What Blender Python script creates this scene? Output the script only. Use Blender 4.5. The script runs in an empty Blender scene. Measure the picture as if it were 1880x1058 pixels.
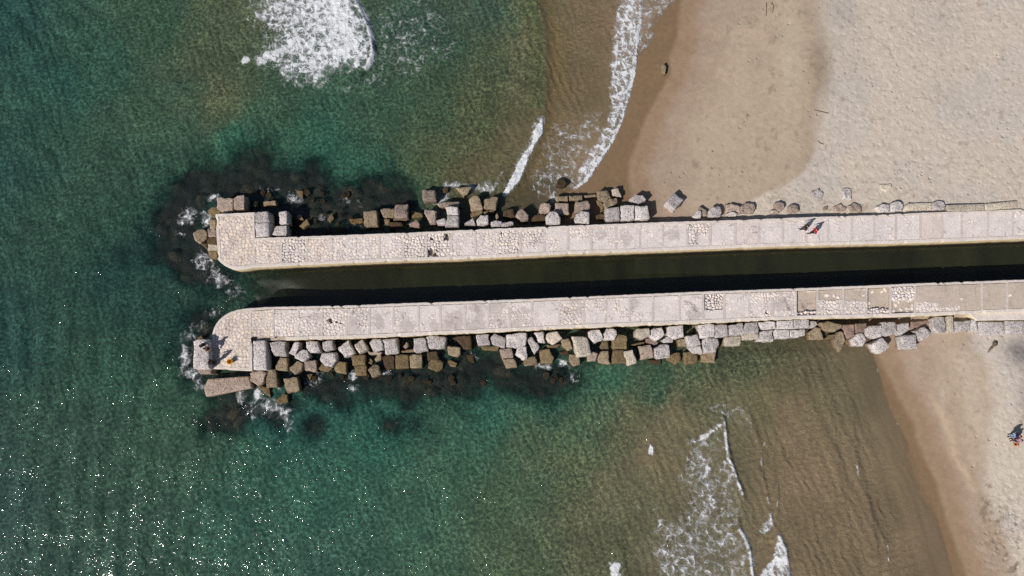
import bpy, bmesh, math, random
import numpy as np
from mathutils import Vector, Matrix, noise as mnoise

random.seed(7)
RNG = np.random.default_rng(11)
SC = bpy.context.scene
COL = SC.collection

# ------------------------------------------------------------------ camera model
W0, H0, F = 1880.0, 1058.0, 1253.0          # photograph size, focal length in pixels
CH, TILT = 72.0, math.atan(211.0 / 1253.0)   # drone height, small tilt off vertical
ct, st = math.cos(TILT), math.sin(TILT)

def unp(px, py, z=0.0):
    x = (np.asarray(px, float) - 940) / F
    y = -(np.asarray(py, float) - 529) / F
    Y = y * ct + st
    Z = y * st - ct
    k = (CH - z) / (-Z)
    return x * k, Y * k

def proj(X, Y, z=0.0):
    zz = z - CH
    yc = Y * ct + zz * st
    zc = -Y * st + zz * ct
    return 940 + F * X / (-zc), 529 - F * yc / (-zc)

def P3(px, py, z):
    x, y = unp(px, py, z)
    return Vector((float(x), float(y), z))

def S(r, g, b):
    def f(c):
        c /= 255.0
        return c / 12.92 if c <= 0.04045 else ((c + 0.055) / 1.055) ** 2.4
    return (f(r) * .78, f(g) * .78, f(b) * .78)

# ------------------------------------------------------------------ noise helpers (numpy)
def _h(i, j, s):
    n = (i.astype(np.int64) * 374761393 + j.astype(np.int64) * 668265263 + s * 1442695041) & 0x7fffffff
    n = ((n ^ (n >> 13)) * 1274126177) & 0x7fffffff
    n = (n ^ (n >> 16)) & 0xffffff
    return n / float(0xffffff)

def vnoise(x, y, s=0):
    i, j = np.floor(x), np.floor(y)
    u, v = x - i, y - j
    u, v = u * u * (3 - 2 * u), v * v * (3 - 2 * v)
    a, b = _h(i, j, s), _h(i + 1, j, s)
    c, d = _h(i, j + 1, s), _h(i + 1, j + 1, s)
    return (a * (1 - u) + b * u) * (1 - v) + (c * (1 - u) + d * u) * v

def fbm(x, y, o=4, s=0):
    t, a, n = 0.0, 0.5, 0.0
    for k in range(o):
        t = t + a * vnoise(x * 2 ** k + 17.3 * k, y * 2 ** k - 9.1 * k, s + k)
        n += a
        a *= 0.5
    return t / n

def voro(x, y, cell, s=0, jit=0.9):
    x, y = x / cell, y / cell
    i0, j0 = np.floor(x), np.floor(y)
    f1 = np.full(x.shape, 9.0)
    f2 = np.full(x.shape, 9.0)
    cid = np.zeros(x.shape)
    for a in (-1, 0, 1):
        for b in (-1, 0, 1):
            i, j = i0 + a, j0 + b
            sx = i + 0.5 + jit * (_h(i, j, s) - 0.5)
            sy = j + 0.5 + jit * (_h(i, j, s + 5) - 0.5)
            d = np.hypot(x - sx, y - sy)
            n = d < f1
            f2 = np.where(n, f1, np.minimum(f2, d))
            cid = np.where(n, _h(i, j, s + 9), cid)
            f1 = np.where(n, d, f1)
    return f1, f2, cid

def sst(a, b, x):
    t = np.clip((x - a) / (b - a), 0, 1)
    return t * t * (3 - 2 * t)

# ------------------------------------------------------------------ picture-plan maps (2 px cells, wide margin)
MX0, MY0, MS = -240, -200, 2.0
MXN, MYN = 1190, 760
gx, gy = np.meshgrid(MX0 + MS * np.arange(MXN), MY0 + MS * np.arange(MYN))

def sample(m, px, py):
    x = np.clip((px - MX0) / MS, 0, MXN - 1.001)
    y = np.clip((py - MY0) / MS, 0, MYN - 1.001)
    i, j = x.astype(int), y.astype(int)
    u, v = x - i, y - j
    if m.ndim == 3:
        u, v = u[..., None], v[..., None]
    return (m[j, i] * (1 - u) + m[j, i + 1] * u) * (1 - v) + (m[j + 1, i] * (1 - u) + m[j + 1, i + 1] * u) * v

def sd_poly(pts, closed=True, X=None, Y=None):
    """signed distance, positive inside (closed) or plain distance (open)"""
    X = gx if X is None else X
    Y = gy if Y is None else Y
    d = np.full(X.shape, 1e9)
    ins = np.zeros(X.shape, bool)
    n = len(pts)
    for k in range(n if closed else n - 1):
        ax, ay = pts[k]
        bx, by = pts[(k + 1) % n]
        ex, ey = bx - ax, by - ay
        L = ex * ex + ey * ey + 1e-9
        t = np.clip(((X - ax) * ex + (Y - ay) * ey) / L, 0, 1)
        d = np.minimum(d, np.hypot(X - ax - t * ex, Y - ay - t * ey))
        if closed and ay != by:
            c = ((ay > Y) != (by > Y)) & (X < (bx - ax) * (Y - ay) / (by - ay) + ax)
            ins ^= c
    return np.where(ins, d, -d) if closed else d

# ------------------------------------------------------------------ nodes
class NT:
    def __init__(s, name):
        s.m = bpy.data.materials.new(name)
        s.m.use_nodes = True
        s.t = s.m.node_tree
        s.t.nodes.clear()
        s.out = s.n('ShaderNodeOutputMaterial')
    def n(s, typ, **kw):
        nd = s.t.nodes.new(typ)
        for k, v in kw.items():
            if k == 'i':
                for a, b in v.items():
                    s.put(nd.inputs[a], b)
            else:
                setattr(nd, k, v)
        return nd
    def put(s, sock, v):
        if isinstance(v, bpy.types.NodeSocket):
            s.t.links.new(v, sock)
        elif isinstance(v, bpy.types.Node):
            s.t.links.new(v.outputs[0], sock)
        else:
            if sock.type == 'RGBA' and len(v) == 3:
                v = (*v, 1)
            sock.default_value = v
    def math(s, op, a, b=0.0, c=0.0, clamp=False):
        nd = s.n('ShaderNodeMath', operation=op, use_clamp=clamp)
        s.put(nd.inputs[0], a); s.put(nd.inputs[1], b); s.put(nd.inputs[2], c)
        return nd.outputs[0]
    def mix(s, f, a, b, mode='MIX'):
        nd = s.n('ShaderNodeMix', data_type='RGBA', blend_type=mode)
        s.put(nd.inputs[0], f); s.put(nd.inputs[6], a); s.put(nd.inputs[7], b)
        return nd.outputs[2]
    def ramp(s, v, lo, hi, a=0.0, b=1.0, smooth=True):
        nd = s.n('ShaderNodeMapRange', interpolation_type='SMOOTHSTEP' if smooth else 'LINEAR')
        for k, q in enumerate((v, lo, hi, a, b)):
            s.put(nd.inputs[k], q)
        return nd.outputs[0]
    def noise(s, vec, scale, detail=4, rough=0.55, dist=0.0, typ='FBM'):
        nd = s.n('ShaderNodeTexNoise', noise_type=typ, normalize=True if typ == 'FBM' else False)
        s.put(nd.inputs['Vector'], vec)
        nd.inputs['Scale'].default_value = scale
        nd.inputs['Detail'].default_value = detail
        nd.inputs['Roughness'].default_value = rough
        nd.inputs['Distortion'].default_value = dist
        return nd
    def voro(s, vec, scale, feat='F1', rnd=1.0):
        nd = s.n('ShaderNodeTexVoronoi', feature=feat)
        s.put(nd.inputs['Vector'], vec)
        nd.inputs['Scale'].default_value = scale
        nd.inputs['Randomness'].default_value = rnd
        return nd
    def bump(s, h, dist, strength=1.0, normal=None):
        nd = s.n('ShaderNodeBump')
        s.put(nd.inputs['Height'], h)
        s.put(nd.inputs['Distance'], dist)
        s.put(nd.inputs['Strength'], strength)
        if normal is not None:
            s.put(nd.inputs['Normal'], normal)
        return nd.outputs[0]
    def attr(s, name):
        return s.n('ShaderNodeAttribute', attribute_name=name)
    def pos(s):
        return s.n('ShaderNodeNewGeometry').outputs['Position']
    def done(s, shader):
        s.put(s.out.inputs[0], shader)
        return s.m

def prin(t, col, rough=0.9, normal=None, spec=0.3, **kw):
    nd = t.n('ShaderNodeBsdfPrincipled')
    t.put(nd.inputs['Base Color'], col)
    t.put(nd.inputs['Roughness'], rough)
    t.put(nd.inputs['Specular IOR Level'], spec)
    if normal is not None:
        t.put(nd.inputs['Normal'], normal)
    for k, v in kw.items():
        t.put(nd.inputs[k.replace('_', ' ')], v)
    return nd

# ------------------------------------------------------------------ object helpers
def tag(o, label=None, cat=None, group=None, kind=None):
    if label: o['label'] = label
    if cat: o['category'] = cat
    if group: o['group'] = group
    if kind: o['kind'] = kind
    return o

def empty(name, loc, rz=0.0):
    o = bpy.data.objects.new(name, None)
    o.empty_display_size = 0.3
    o.location = loc
    o.rotation_euler = (0, 0, rz)
    COL.objects.link(o)
    return o

def link(name, me, mat=None, parent=None, smooth=True):
    o = bpy.data.objects.new(name, me)
    COL.objects.link(o)
    if mat:
        me.materials.append(mat)
    if smooth:
        me.shade_smooth()
    if parent is not None:
        o.parent = parent
    return o

def np_mesh(name, co, faces, attrs=None):
    """co (n,3), faces (m,4) or (m,3) int arrays; attrs: {name: (n,) or (n,3)}"""
    me = bpy.data.meshes.new(name)
    me.vertices.add(len(co))
    me.vertices.foreach_set('co', np.ascontiguousarray(co, np.float32).ravel())
    k = faces.shape[1]
    me.loops.add(faces.size)
    me.loops.foreach_set('vertex_index', np.ascontiguousarray(faces, np.int32).ravel())
    me.polygons.add(len(faces))
    me.polygons.foreach_set('loop_start', np.arange(0, faces.size, k, dtype=np.int32))
    me.update(calc_edges=True)
    me.validate()
    for a, v in (attrs or {}).items():
        if v.ndim == 2:
            at = me.attributes.new(a, 'FLOAT_COLOR', 'POINT')
            at.data.foreach_set('color', np.concatenate([v, np.ones((len(v), 1))], 1).astype(np.float32).ravel())
        else:
            at = me.attributes.new(a, 'FLOAT', 'POINT')
            at.data.foreach_set('value', v.astype(np.float32))
    return me

def grid_faces(nx, ny, keep=None):
    i, j = np.meshgrid(np.arange(nx - 1), np.arange(ny - 1))
    a = (j * nx + i).ravel()
    f = np.stack([a, a + 1, a + 1 + nx, a + nx], 1)
    if keep is not None:
        f = f[keep.ravel()]
    return f

def compact(co, f, attrs):
    used = np.unique(f)
    mp = np.full(len(co), -1)
    mp[used] = np.arange(len(used))
    return co[used], mp[f], {k: v[used] for k, v in attrs.items()}
# ------------------------------------------------------------------ shorelines (plan traces, x as a function of y)
def line(tab):
    a = np.array(tab, float)
    return lambda y: np.interp(y, a[:, 0], a[:, 1])
U0 = line([(-200, 1290), (0, 1240), (20, 1225), (48, 1201), (70, 1203), (105, 1172), (153, 1163), (204, 1149), (245, 1134), (275, 1118),
           (305, 1098), (330, 1081), (351, 1054), (400, 1015), (470, 960)])
U1 = line([(-200, 1270), (0, 1248), (64, 1243), (102, 1228), (143, 1226), (176, 1205), (217, 1185), (263, 1166), (300, 1154), (334, 1152),
           (363, 1158), (470, 1165)])
U2 = line([(-200, 1540), (0, 1512), (60, 1508), (100, 1512), (140, 1520), (190, 1506), (230, 1494), (290, 1491), (315, 1476), (335, 1455),
           (350, 1420), (370, 1376), (400, 1330), (470, 1280)])
L0 = line([(560, 1585), (620, 1597), (657, 1606), (700, 1620), (723, 1628), (752, 1636), (814, 1668), (885, 1694), (951, 1722), (1038, 1747),
           (1058, 1753), (1250, 1815)])
L1 = line([(560, 1590), (657, 1612), (711, 1638), (777, 1674), (802, 1682), (840, 1694), (880, 1717), (943, 1735), (1046, 1768), (1250, 1835)])
L2 = line([(560, 1765), (600, 1775), (640, 1788), (660, 1806), (710, 1816), (745, 1822), (790, 1814), (893, 1806), (951, 1832), (1058, 1862),
           (1250, 1935)])

# pier deck edges (pixels, at deck level)
UN = line([(395, 393), (467, 390)])
PXU_N = [(468, 437), (640, 431.5), (742, 427.5), (909, 420), (1085, 413), (1180, 409), (1350, 404), (1500, 398), (1605, 395), (1706, 390),
         (1739, 389), (1858, 385), (1880, 384), (2100, 375)]
PXU_S = [(400, 476), (406, 482.5), (414, 488), (424, 493), (436, 495), (452, 493.5), (470, 490.5), (640, 482.5), (742, 478.5), (831, 476), (1043, 466), (1220, 460), (1393, 453), (1500, 450),
         (1661, 446), (1880, 438), (2100, 429)]
PXL_N = [(390, 612), (393, 602), (397, 595), (402, 588), (408, 582.5), (416, 577), (425, 572.5), (436, 569), (448, 567), (490, 564), (600, 562), (682, 559.6), (745, 556.8), (825, 554.5), (920, 551), (976, 549),
         (1118, 542.8), (1160, 541), (1279, 536), (1398, 531.8), (1480, 529), (1590, 524.7), (1675, 520.7), (1794, 516.7), (1880, 513.4), (2100, 505)]
PXL_S = [(463, 624.5), (524, 624), (600, 621.7), (640, 621), (719, 617.5), (813, 613), (920, 608), (975, 605.5), (1101, 599.5), (1195, 596),
         (1282, 593), (1393, 588), (1480, 584.7), (1641, 581), (1740, 577.5), (1880, 572), (2100, 563)]
fUN, fUS, fLN, fLS = (line([(x, y) for x, y in t]) for t in (PXU_N, PXU_S, PXL_N, PXL_S))
DECK = 2.0

# ------------------------------------------------------------------ terrain
def terrain(px, py):
    du = (px - U0(py)) / 17.4
    dl = (px - L0(py)) / 17.4
    zu = np.interp(du, [-60, -25, -8, 0, 12, 26, 46, 60, 400], [-3.2, -1.7, -0.55, 0, 0.72, 1.05, 1.75, 2.0, 4.0])
    zl = np.interp(dl, [-60, -25, -8, 0, 6, 15, 30, 400], [-3.2, -1.7, -0.5, 0, 0.6, 1.2, 1.65, 4.0])
    w = sst(500, 550, py)
    z = zu * (1 - w) + zl * w
    up = fUS(px) - 12
    lo = fLN(px) + 12
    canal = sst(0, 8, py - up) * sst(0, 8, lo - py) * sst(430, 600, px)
    return z * (1 - canal) + (-1.15) * canal, canal

def axis(lo, hi, step, far):
    mid = np.arange(lo, hi + step * .5, step)
    ex = np.array([2.0, 5, 10, 20, 40, 80, 160, 300, far])
    return np.concatenate([lo - ex[::-1], mid, hi + ex])

def swatch(pts):
    """inverse-distance colour plan on the coarse map"""
    X, Y = gx[::4, ::4], gy[::4, ::4]
    num = np.zeros(X.shape + (3,))
    den = np.zeros(X.shape)
    for x, y, r, g, b in pts:
        w = 1.0 / ((X - x) ** 2 + (Y - y) ** 2 + 900.0) ** 1.6
        num += w[..., None] * np.array(S(r, g, b))
        den += w
    return num / den[..., None]

def sample4(m, px, py):
    x = np.clip((px - MX0) / (MS * 4), 0, m.shape[1] - 1.001)
    y = np.clip((py - MY0) / (MS * 4), 0, m.shape[0] - 1.001)
    i, j = x.astype(int), y.astype(int)
    u, v = (x - i)[..., None], (y - j)[..., None]
    return (m[j, i] * (1 - u) + m[j, i + 1] * u) * (1 - v) + (m[j + 1, i] * (1 - u) + m[j + 1, i + 1] * u) * v

def lerp(a, b, t):
    return a * (1 - t[..., None]) + np.asarray(b) * t[..., None]

def blob(px, py, cx, cy, rx, ry):
    return np.exp(-(((px - cx) / rx) ** 2 + ((py - cy) / ry) ** 2))

# ---- beach sand and sea bed: one sheet
ax_x = axis(-66, 66, 0.22, 600)
ax_y = axis(-24, 52, 0.22, 600)
X, Y = np.meshgrid(ax_x, ax_y)
px, py = proj(X, Y, 0.0)
px, py = np.where(np.hypot(X, Y) > 150, np.sign(X) * 2400 + 900, px), np.clip(py, -190, 1240)
z, canal = terrain(px, py)
pz, qz = proj(X, Y, np.clip(z, 0, 3))
far = np.hypot(X, Y) > 150
px, py = np.where(far, px, pz), np.where(far, py, np.clip(qz, -190, 1240))
n1 = fbm(X * .55, Y * .55, 5, 3)
n2 = fbm(X * .16, Y * .16, 4, 21)
n3 = fbm(X * 2.3, Y * 2.3, 3, 33)
up = py < 500
wob = (n1 - .5) * 26
d0 = np.where(up, px - U0(py), px - L0(py))
d1 = np.where(up, px - U1(py), px - L1(py)) + wob * .25
d2 = np.where(up, px - U2(py), px - L2(py)) + wob * .9
A = lambda *c: np.array(S(*c))
swash, wet, damp, tan_, dry, dry2 = A(131, 108, 83), A(152, 128, 105), A(166, 145, 127), A(181, 162, 142), A(201, 188, 173), A(195, 185, 175)
c = np.broadcast_to(swash, X.shape + (3,)).copy()
c = lerp(c, np.array(S(74, 70, 46)), sst(10, 160, -d0))
c = lerp(c, wet, sst(-4, 6, d1))
c = lerp(c, damp, sst(20, 60, d1 + wob))
c = lerp(c, tan_, sst(50, 130, d1 + wob * 2.5))
c = lerp(c, tan_ * .86, sst(.52, .68, n2) * sst(40, 130, d1) * .8)
edge = np.where(up, np.interp(py, [210, 290], [26, 7]), 16.0)
t = sst(-edge, edge, d2 + (n3 - .5) * 14)
dm = dry * (1 - .75 * sst(.42, .62, n2)[..., None]) + dry2 * (.75 * sst(.42, .62, n2)[..., None])
c = c * (1 - t[..., None]) + dm * t[..., None]
ok = up & (d0 > 30)
c = lerp(c, A(122, 103, 84), ok * .55 * np.clip(blob(px, py, 1507, 118, 19, 55) * (.6 + 1.1 * n3) + .35 * blob(px, py, 1482, 30, 18, 50) + .4 * blob(px, py, 1490, 235, 20, 60), 0, 1))
c = lerp(c, A(172, 164, 157), ok * .75 * np.clip(blob(px, py, 1545, 20, 34, 40) + .5 * blob(px, py, 1560, 130, 40, 60) + .5 * blob(px, py, 1720, 40, 60, 50) + .4 * blob(px, py, 1740, 170, 60, 40), 0, 1))
c = lerp(c, A(196, 183, 160), ok * .5 * blob(px, py, 1450, 100, 26, 120))
lo = (~up) & (d0 > 20)
c = lerp(c, A(194, 178, 160), lo * .8 * np.clip(blob(px, py, 1772, 672, 14, 30) + blob(px, py, 1790, 740, 18, 60) + .6 * blob(px, py, 1730, 730, 6, 40), 0, 1))
c = lerp(c, A(200, 178, 150), lo * .55 * np.exp(-((d1 - 62 - (n1 - .5) * 20) / 7) ** 2) * sst(690, 760, py) * sst(960, 860, py))
c = lerp(c, A(104, 100, 98), lo * .8 * np.clip(blob(px, py, 1872, 645, 26, 26) * (.6 + .8 * n3) + .45 * blob(px, py, 1885, 730, 18, 60), 0, 1))
c = lerp(c, A(120, 106, 90), lo * np.clip(1.4 * (blob(px, py, 1812, 925, 14, 34) + blob(px, py, 1838, 985, 18, 34) + blob(px, py, 1860, 1030, 18, 30)) * sst(.5, .72, n3 * .6 + .4 * n1), 0, .8))
ink = sst(.62, .72, n3) * sst(.5, .6, n1) * (d1 > 90) * .35
c = lerp(c, A(120, 102, 82), ink)
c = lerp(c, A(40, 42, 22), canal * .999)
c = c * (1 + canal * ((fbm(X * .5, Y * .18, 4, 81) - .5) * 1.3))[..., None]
rough = (sst(-5, 30, d2) * .24 + .07 * sst(10, 80, d1)) * (d0 > 0) * (1 - canal)
rough = np.clip(rough + .7 * lo * (blob(px, py, 1838, 985, 40, 70)), 0, 1.3)
zz = z + (n1 - .5) * .08 * sst(5, 40, np.abs(d0)) + rough * (n3 - .5) * .07
tracks = 0
for k in range(9):                                    # faint wheel and rake furrows across the dry sand
    yy = 270 + k * 9 + 14 * np.sin(px / 160 + k) + (px - 1560) * (.05 + .012 * (k % 3))
    tracks = tracks + np.exp(-((py - yy) / 1.6) ** 2) * ((px > 1505) & (px < 1700 + 20 * k)) * (.5 + .5 * ((k * 7) % 3))
zz = zz - np.clip(tracks, 0, 1) * .03 * ok
wetness = sst(14, -2, d1)
me = np_mesh('beach_sand', np.stack([X, Y, zz], -1).reshape(-1, 3), grid_faces(len(ax_x), len(ax_y)),
             {'tint': c.reshape(-1, 3), 'rough': rough.ravel(), 'wet': wetness.ravel()})
SAND = (ax_x, ax_y, zz)

def sand_z(x, y):
    i = int(np.clip(np.searchsorted(ax_x, x), 0, len(ax_x) - 1))
    j = int(np.clip(np.searchsorted(ax_y, y), 0, len(ax_y) - 1))
    return float(zz[j, i])

t = NT('beach_sand')
p = t.pos()
a = t.attr('tint').outputs['Color']
fine = t.noise(p, 9.0, 3, .7)
mid = t.noise(p, 1.7, 5, .6)
col = t.mix(1.0, a, t.n('ShaderNodeCombineColor', i={0: t.ramp(mid, .25, .75, .9, 1.08), 1: t.ramp(mid, .25, .75, .9, 1.08), 2: t.ramp(mid, .25, .75, .89, 1.09)}), 'MULTIPLY')
g = t.ramp(fine, .3, .7, .93, 1.06)
col = t.mix(1.0, col, t.n('ShaderNodeCombineColor', i={0: g, 1: g, 2: g}), 'MULTIPLY')
hum = t.noise(p, 1.6, 5, .62, .4)
foot = t.voro(p, 1.5, 'SMOOTH_F1')
dv = t.voro(p, 1.1)
dm = t.math('MULTIPLY', t.ramp(dv.outputs['Distance'], .09, .19, 1, 0), t.ramp(t.noise(p, .22, 3, .6), .50, .62))
h = t.math('ADD', t.math('MULTIPLY', hum, 1.0), t.math('MULTIPLY', t.ramp(foot.outputs['Distance'], .05, .4), .35))
rg = t.attr('rough').outputs['Fac']
nb = t.bump(h, t.math('MULTIPLY', t.math('ADD', rg, .05), .3), 1.0)
nb = t.bump(dm, t.math('MULTIPLY', t.ramp(rg, .02, .08), -.07), 1.0, nb)
nb = t.bump(fine, .012, 1.0, nb)
wt = t.attr('wet').outputs['Fac']
t.done(prin(t, col, t.ramp(wt, 0, 1, .95, .32), nb, .25))
tag(link('beach_sand', me, t.m), kind='structure')

# ------------------------------------------------------------------ sea water
WATER = [(0, 0, 22, 68, 62), (-200, 300, 24, 66, 60), (0, 300, 28, 68, 58), (0, 600, 26, 66, 57), (0, 900, 38, 70, 62), (0, 1058, 42, 74, 64),
         (100, 150, 26, 72, 60), (200, 100, 32, 74, 58), (200, 300, 40, 74, 56), (200, 420, 34, 70, 55), (200, 520, 24, 62, 53), (200, 700, 34, 74, 58), (200, 820, 40, 72, 56), (200, 950, 40, 72, 58), (150, 1050, 42, 74, 62),
         (300, 40, 42, 76, 55), (400, 50, 66, 82, 56), (440, 20, 74, 84, 58), (380, 170, 74, 82, 54), (420, 190, 76, 82, 52), (400, 110, 64, 80, 54), (330, 250, 44, 78, 58), (300, 180, 46, 76, 55), (430, 265, 24, 84, 64), (280, 330, 36, 72, 56),
         (560, 235, 30, 82, 62), (520, 200, 44, 76, 54), (600, 190, 38, 76, 58), (700, 200, 42, 76, 56), (600, 290, 22, 82, 64), (680, 310, 24, 80, 62), (740, 330, 44, 74, 50),
         (800, 100, 44, 74, 55), (750, 50, 46, 76, 62), (790, 180, 50, 76, 52), (850, 250, 70, 78, 47), (760, 300, 60, 82, 53), (800, 290, 72, 82, 50), (900, 100, 58, 78, 52), (950, 50, 64, 82, 56), (900, 20, 48, 76, 62), (980, 120, 76, 82, 52),
         (900, 200, 66, 78, 48), (950, 200, 80, 80, 48), (900, 300, 80, 79, 47), (850, 335, 76, 76, 46), (920, 330, 92, 82, 52), (980, 290, 100, 86, 58),
         (1020, 50, 96, 86, 55), (1060, 50, 106, 89, 58), (1020, 130, 98, 86, 56), (1060, 150, 108, 88, 58), (1050, 250, 112, 92, 62), (1000, 320, 112, 92, 63), (960, 380, 74, 70, 46), (1110, 60, 112, 92, 62), (1100, 290, 132, 108, 78), (1200, 40, 136, 112, 88), (1160, 90, 130, 106, 78),
         (330, 420, 16, 50, 46), (280, 470, 20, 56, 48), (300, 560, 22, 58, 48), (440, 530, 28, 56, 44), (330, 600, 22, 56, 46), (520, 330, 20, 62, 52),
         (300, 700, 38, 76, 56), (350, 770, 44, 78, 56), (330, 850, 42, 76, 58), (600, 760, 22, 80, 66), (500, 810, 24, 82, 68), (700, 800, 22, 84, 68), (900, 760, 24, 82, 66), (1000, 715, 30, 80, 62), (1100, 700, 34, 84, 62), (1200, 690, 38, 78, 56), (1300, 685, 58, 82, 53),
         (1390, 660, 74, 78, 52), (1350, 650, 64, 72, 48), (1450, 690, 88, 84, 54), (1500, 660, 94, 85, 60), (1560, 640, 88, 76, 50),
         (600, 900, 32, 82, 66), (600, 1030, 40, 82, 68), (450, 950, 36, 80, 66), (450, 870, 34, 78, 60), (800, 900, 44, 86, 65), (800, 1030, 48, 82, 60), (750, 950, 42, 84, 64), (950, 900, 58, 84, 57), (950, 1030, 64, 82, 55), (900, 830, 40, 84, 62), (1050, 780, 60, 86, 58),
         (1050, 850, 76, 87, 56), (1080, 1000, 84, 86, 58), (1150, 770, 90, 90, 58), (1150, 900, 92, 90, 60), (1240, 745, 106, 94, 64), (1220, 850, 106, 93, 63), (1300, 850, 100, 92, 64), (1250, 1000, 98, 90, 66), (1330, 720, 92, 90, 58), (1400, 740, 102, 92, 60), (1450, 800, 116, 97, 68),
         (1480, 860, 119, 98, 69), (1500, 950, 113, 95, 67), (1500, 1040, 111, 93, 65), (1600, 800, 109, 93, 66), (1540, 720, 100, 91, 62), (1600, 700, 104, 92, 64), (1650, 950, 106, 90, 63), (1700, 1040, 107, 89, 64), (1640, 800, 118, 98, 70), (1690, 960, 120, 99, 72), (1740, 1050, 124, 101, 74),
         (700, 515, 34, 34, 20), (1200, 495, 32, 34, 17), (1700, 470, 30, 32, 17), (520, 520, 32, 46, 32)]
wmap = swatch(WATER)

# ---- foam plan
BIG = [(650, -60), (650, 0), (665, 25), (675, 51), (684, 77), (686, 107), (676, 127), (655, 135), (640, 126), (611, 136), (598, 150), (575, 158), (548, 156), (514, 150), (500, 135), (490, 122), (474, 122),
       (478, 112), (500, 103), (470, 95), (469, 84), (485, 76), (494, 62), (470, 50), (456, 36), (461, -60)]
SWA = [(1140, -60), (1136, 0), (1128, 41), (1126, 77), (1121, 107), (1121, 143), (1118, 192), (1110, 230), (1093, 263), (1083, 275), (1068, 300), (1060, 322), (1058, 340), (1068, 336), (1078, 329), (1095, 304), (1115, 274), (1132, 244), (1145, 205), (1160, 153), (1166, 102), (1174, 51), (1174, 0), (1178, -60)]
FILM = [(1174, -60), (1260, -60), (1242, 0), (1226, 20), (1202, 46), (1204, 70), (1180, 98), (1166, 116), (1172, 60)]
LACE1 = [(1112, 192), (1090, 200), (1060, 225), (1010, 225), (1000, 250), (985, 300), (960, 345), (985, 372), (1040, 350), (1062, 330), (1085, 270), (1108, 230)]
WAV2 = [(996, 213), (998.5, 232), (997, 246), (988, 258), (975, 282), (965, 309), (957, 328), (943, 346), (926, 363), (922, 360), (930, 344), (946, 314), (957, 288), (976, 266), (982, 240), (990, 222)]
LACE2 = [(690, 0), (800, 0), (850, 60), (830, 110), (760, 150), (700, 160), (620, 170), (680, 130), (688, 80)]
LA = [(1330, 772), (1332, 812), (1334, 835), (1347, 866), (1358, 890), (1364, 912), (1360, 934), (1357, 970), (1372, 1000), (1380, 1020), (1383, 1080), (1215, 1080), (1180, 1005), (1215, 965), (1262, 935), (1246, 905), (1239, 880), (1252, 826), (1283, 806), (1300, 790)]
LB = [(1428, 980), (1440, 1004), (1446, 1040), (1448, 1080), (1388, 1080), (1400, 1045), (1418, 1026)]
LC = [(1414, 935), (1423, 962), (1418, 972), (1405, 982), (1392, 976), (1398, 962), (1410, 955)]
LD = [(1115, 1027), (1124, 1030), (1142, 1029), (1143, 1080), (1119, 1080)]
LE = [(1191, 813), (1197, 812), (1199, 822), (1197, 836), (1192, 832)]
SM = [(440, 112), (446, 103), (456, 100), (460, 108), (456, 117), (446, 119)]
foam = np.zeros(gx.shape)
FN = (fbm(gx / 22., gy / 22., 4, 71) - .5)
FN2 = fbm(gx / 60., gy / 60., 3, 75)
def add_foam(poly, dens, soft, wob=10, mul=None):
    global foam
    sd = sd_poly(poly) + FN * 2 * wob
    m = dens * sst(-soft, soft, sd)
    if mul is not None:
        m = m * mul
    foam = np.maximum(foam, m)
def add_line(pl, w, dens):
    global foam
    d = sd_poly(pl, False) + FN * 3
    foam = np.maximum(foam, dens * np.exp(-(d / w) ** 2))
big_r = sst(40, 150, 686 - gx) * .14
xr_big = np.interp(gy, [-60, 0, 25, 51, 77, 107, 127, 160], [648, 650, 665, 675, 684, 686, 676, 664])
add_foam(BIG, .86, 38, 16, (1.0 - big_r - .16 * sst(110, 165, gy) - .2 * sst(540, 450, gx) + .3 * (FN2 - .5)) * sst(-3, 5, xr_big - gx))
add_line([(652, 0), (668, 26), (678, 51), (684, 77), (685, 107), (674, 127)], 7, .98)
add_line([(480, 110), (520, 92), (560, 82), (620, 70)], 14, .86)
add_foam(SM, .95, 3, 3)
add_foam(LACE2, .36, 26, 18, .55 + .9 * FN2)
add_foam(SWA, .66, 7, 6)
add_line([(1176, 0), (1175, 40), (1167, 100), (1160, 150), (1146, 204), (1132, 244), (1115, 274), (1094, 304), (1077, 329), (1056, 346)], 6, .90)
add_foam(FILM, .42, 8, 6)
add_foam(LACE1, .40, 14, 12)
add_line([(1060, 340), (1075, 315), (1095, 283), (1110, 255)], 16, .56)
add_foam(WAV2, 1.0, 2.5, 3)
add_line([(990, 225), (975, 268), (955, 300), (935, 345)], 13, .5)
add_line([(905, 350), (915, 330), (922, 318)], 5, .55)
add_foam(LA, .41, 18, 18, .75 + .5 * FN2)
add_line([(1330, 774), (1332, 812), (1336, 840), (1350, 872), (1362, 906)], 4.5, .92)
add_line([(1322, 780), (1300, 795), (1283, 808), (1262, 815)], 6, .66)
add_line([(1290, 845), (1300, 890), (1305, 925), (1285, 960)], 22, .58)
add_line([(1357, 972), (1368, 988), (1376, 1010), (1380, 1035), (1382, 1080)], 6, .88)
add_line([(1215, 965), (1250, 1000), (1300, 1010), (1340, 985)], 20, .52)
add_foam(LB, .72, 4, 4)
add_line([(1430, 984), (1440, 1006), (1446, 1040), (1447, 1080)], 5, .92)
add_foam(LC, .62, 4, 4)
add_foam(LD, .98, 4, 7)
add_foam(LE, 1.0, 3, 4)
add_line([(1371, 744), (1376, 770), (1380, 792), (1396, 825), (1400, 876), (1407, 905), (1414, 935)], 2.6, .48)
add_line([(1418, 785), (1408, 805), (1398, 824)], 2.5, .42)
add_line([(1402, 828), (1418, 850), (1426, 880), (1428, 920), (1424, 955)], 2.0, .36)
add_foam([(1290, 745), (1340, 735), (1375, 750), (1378, 785), (1340, 770), (1300, 768)], .36, 10, 10)
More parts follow.
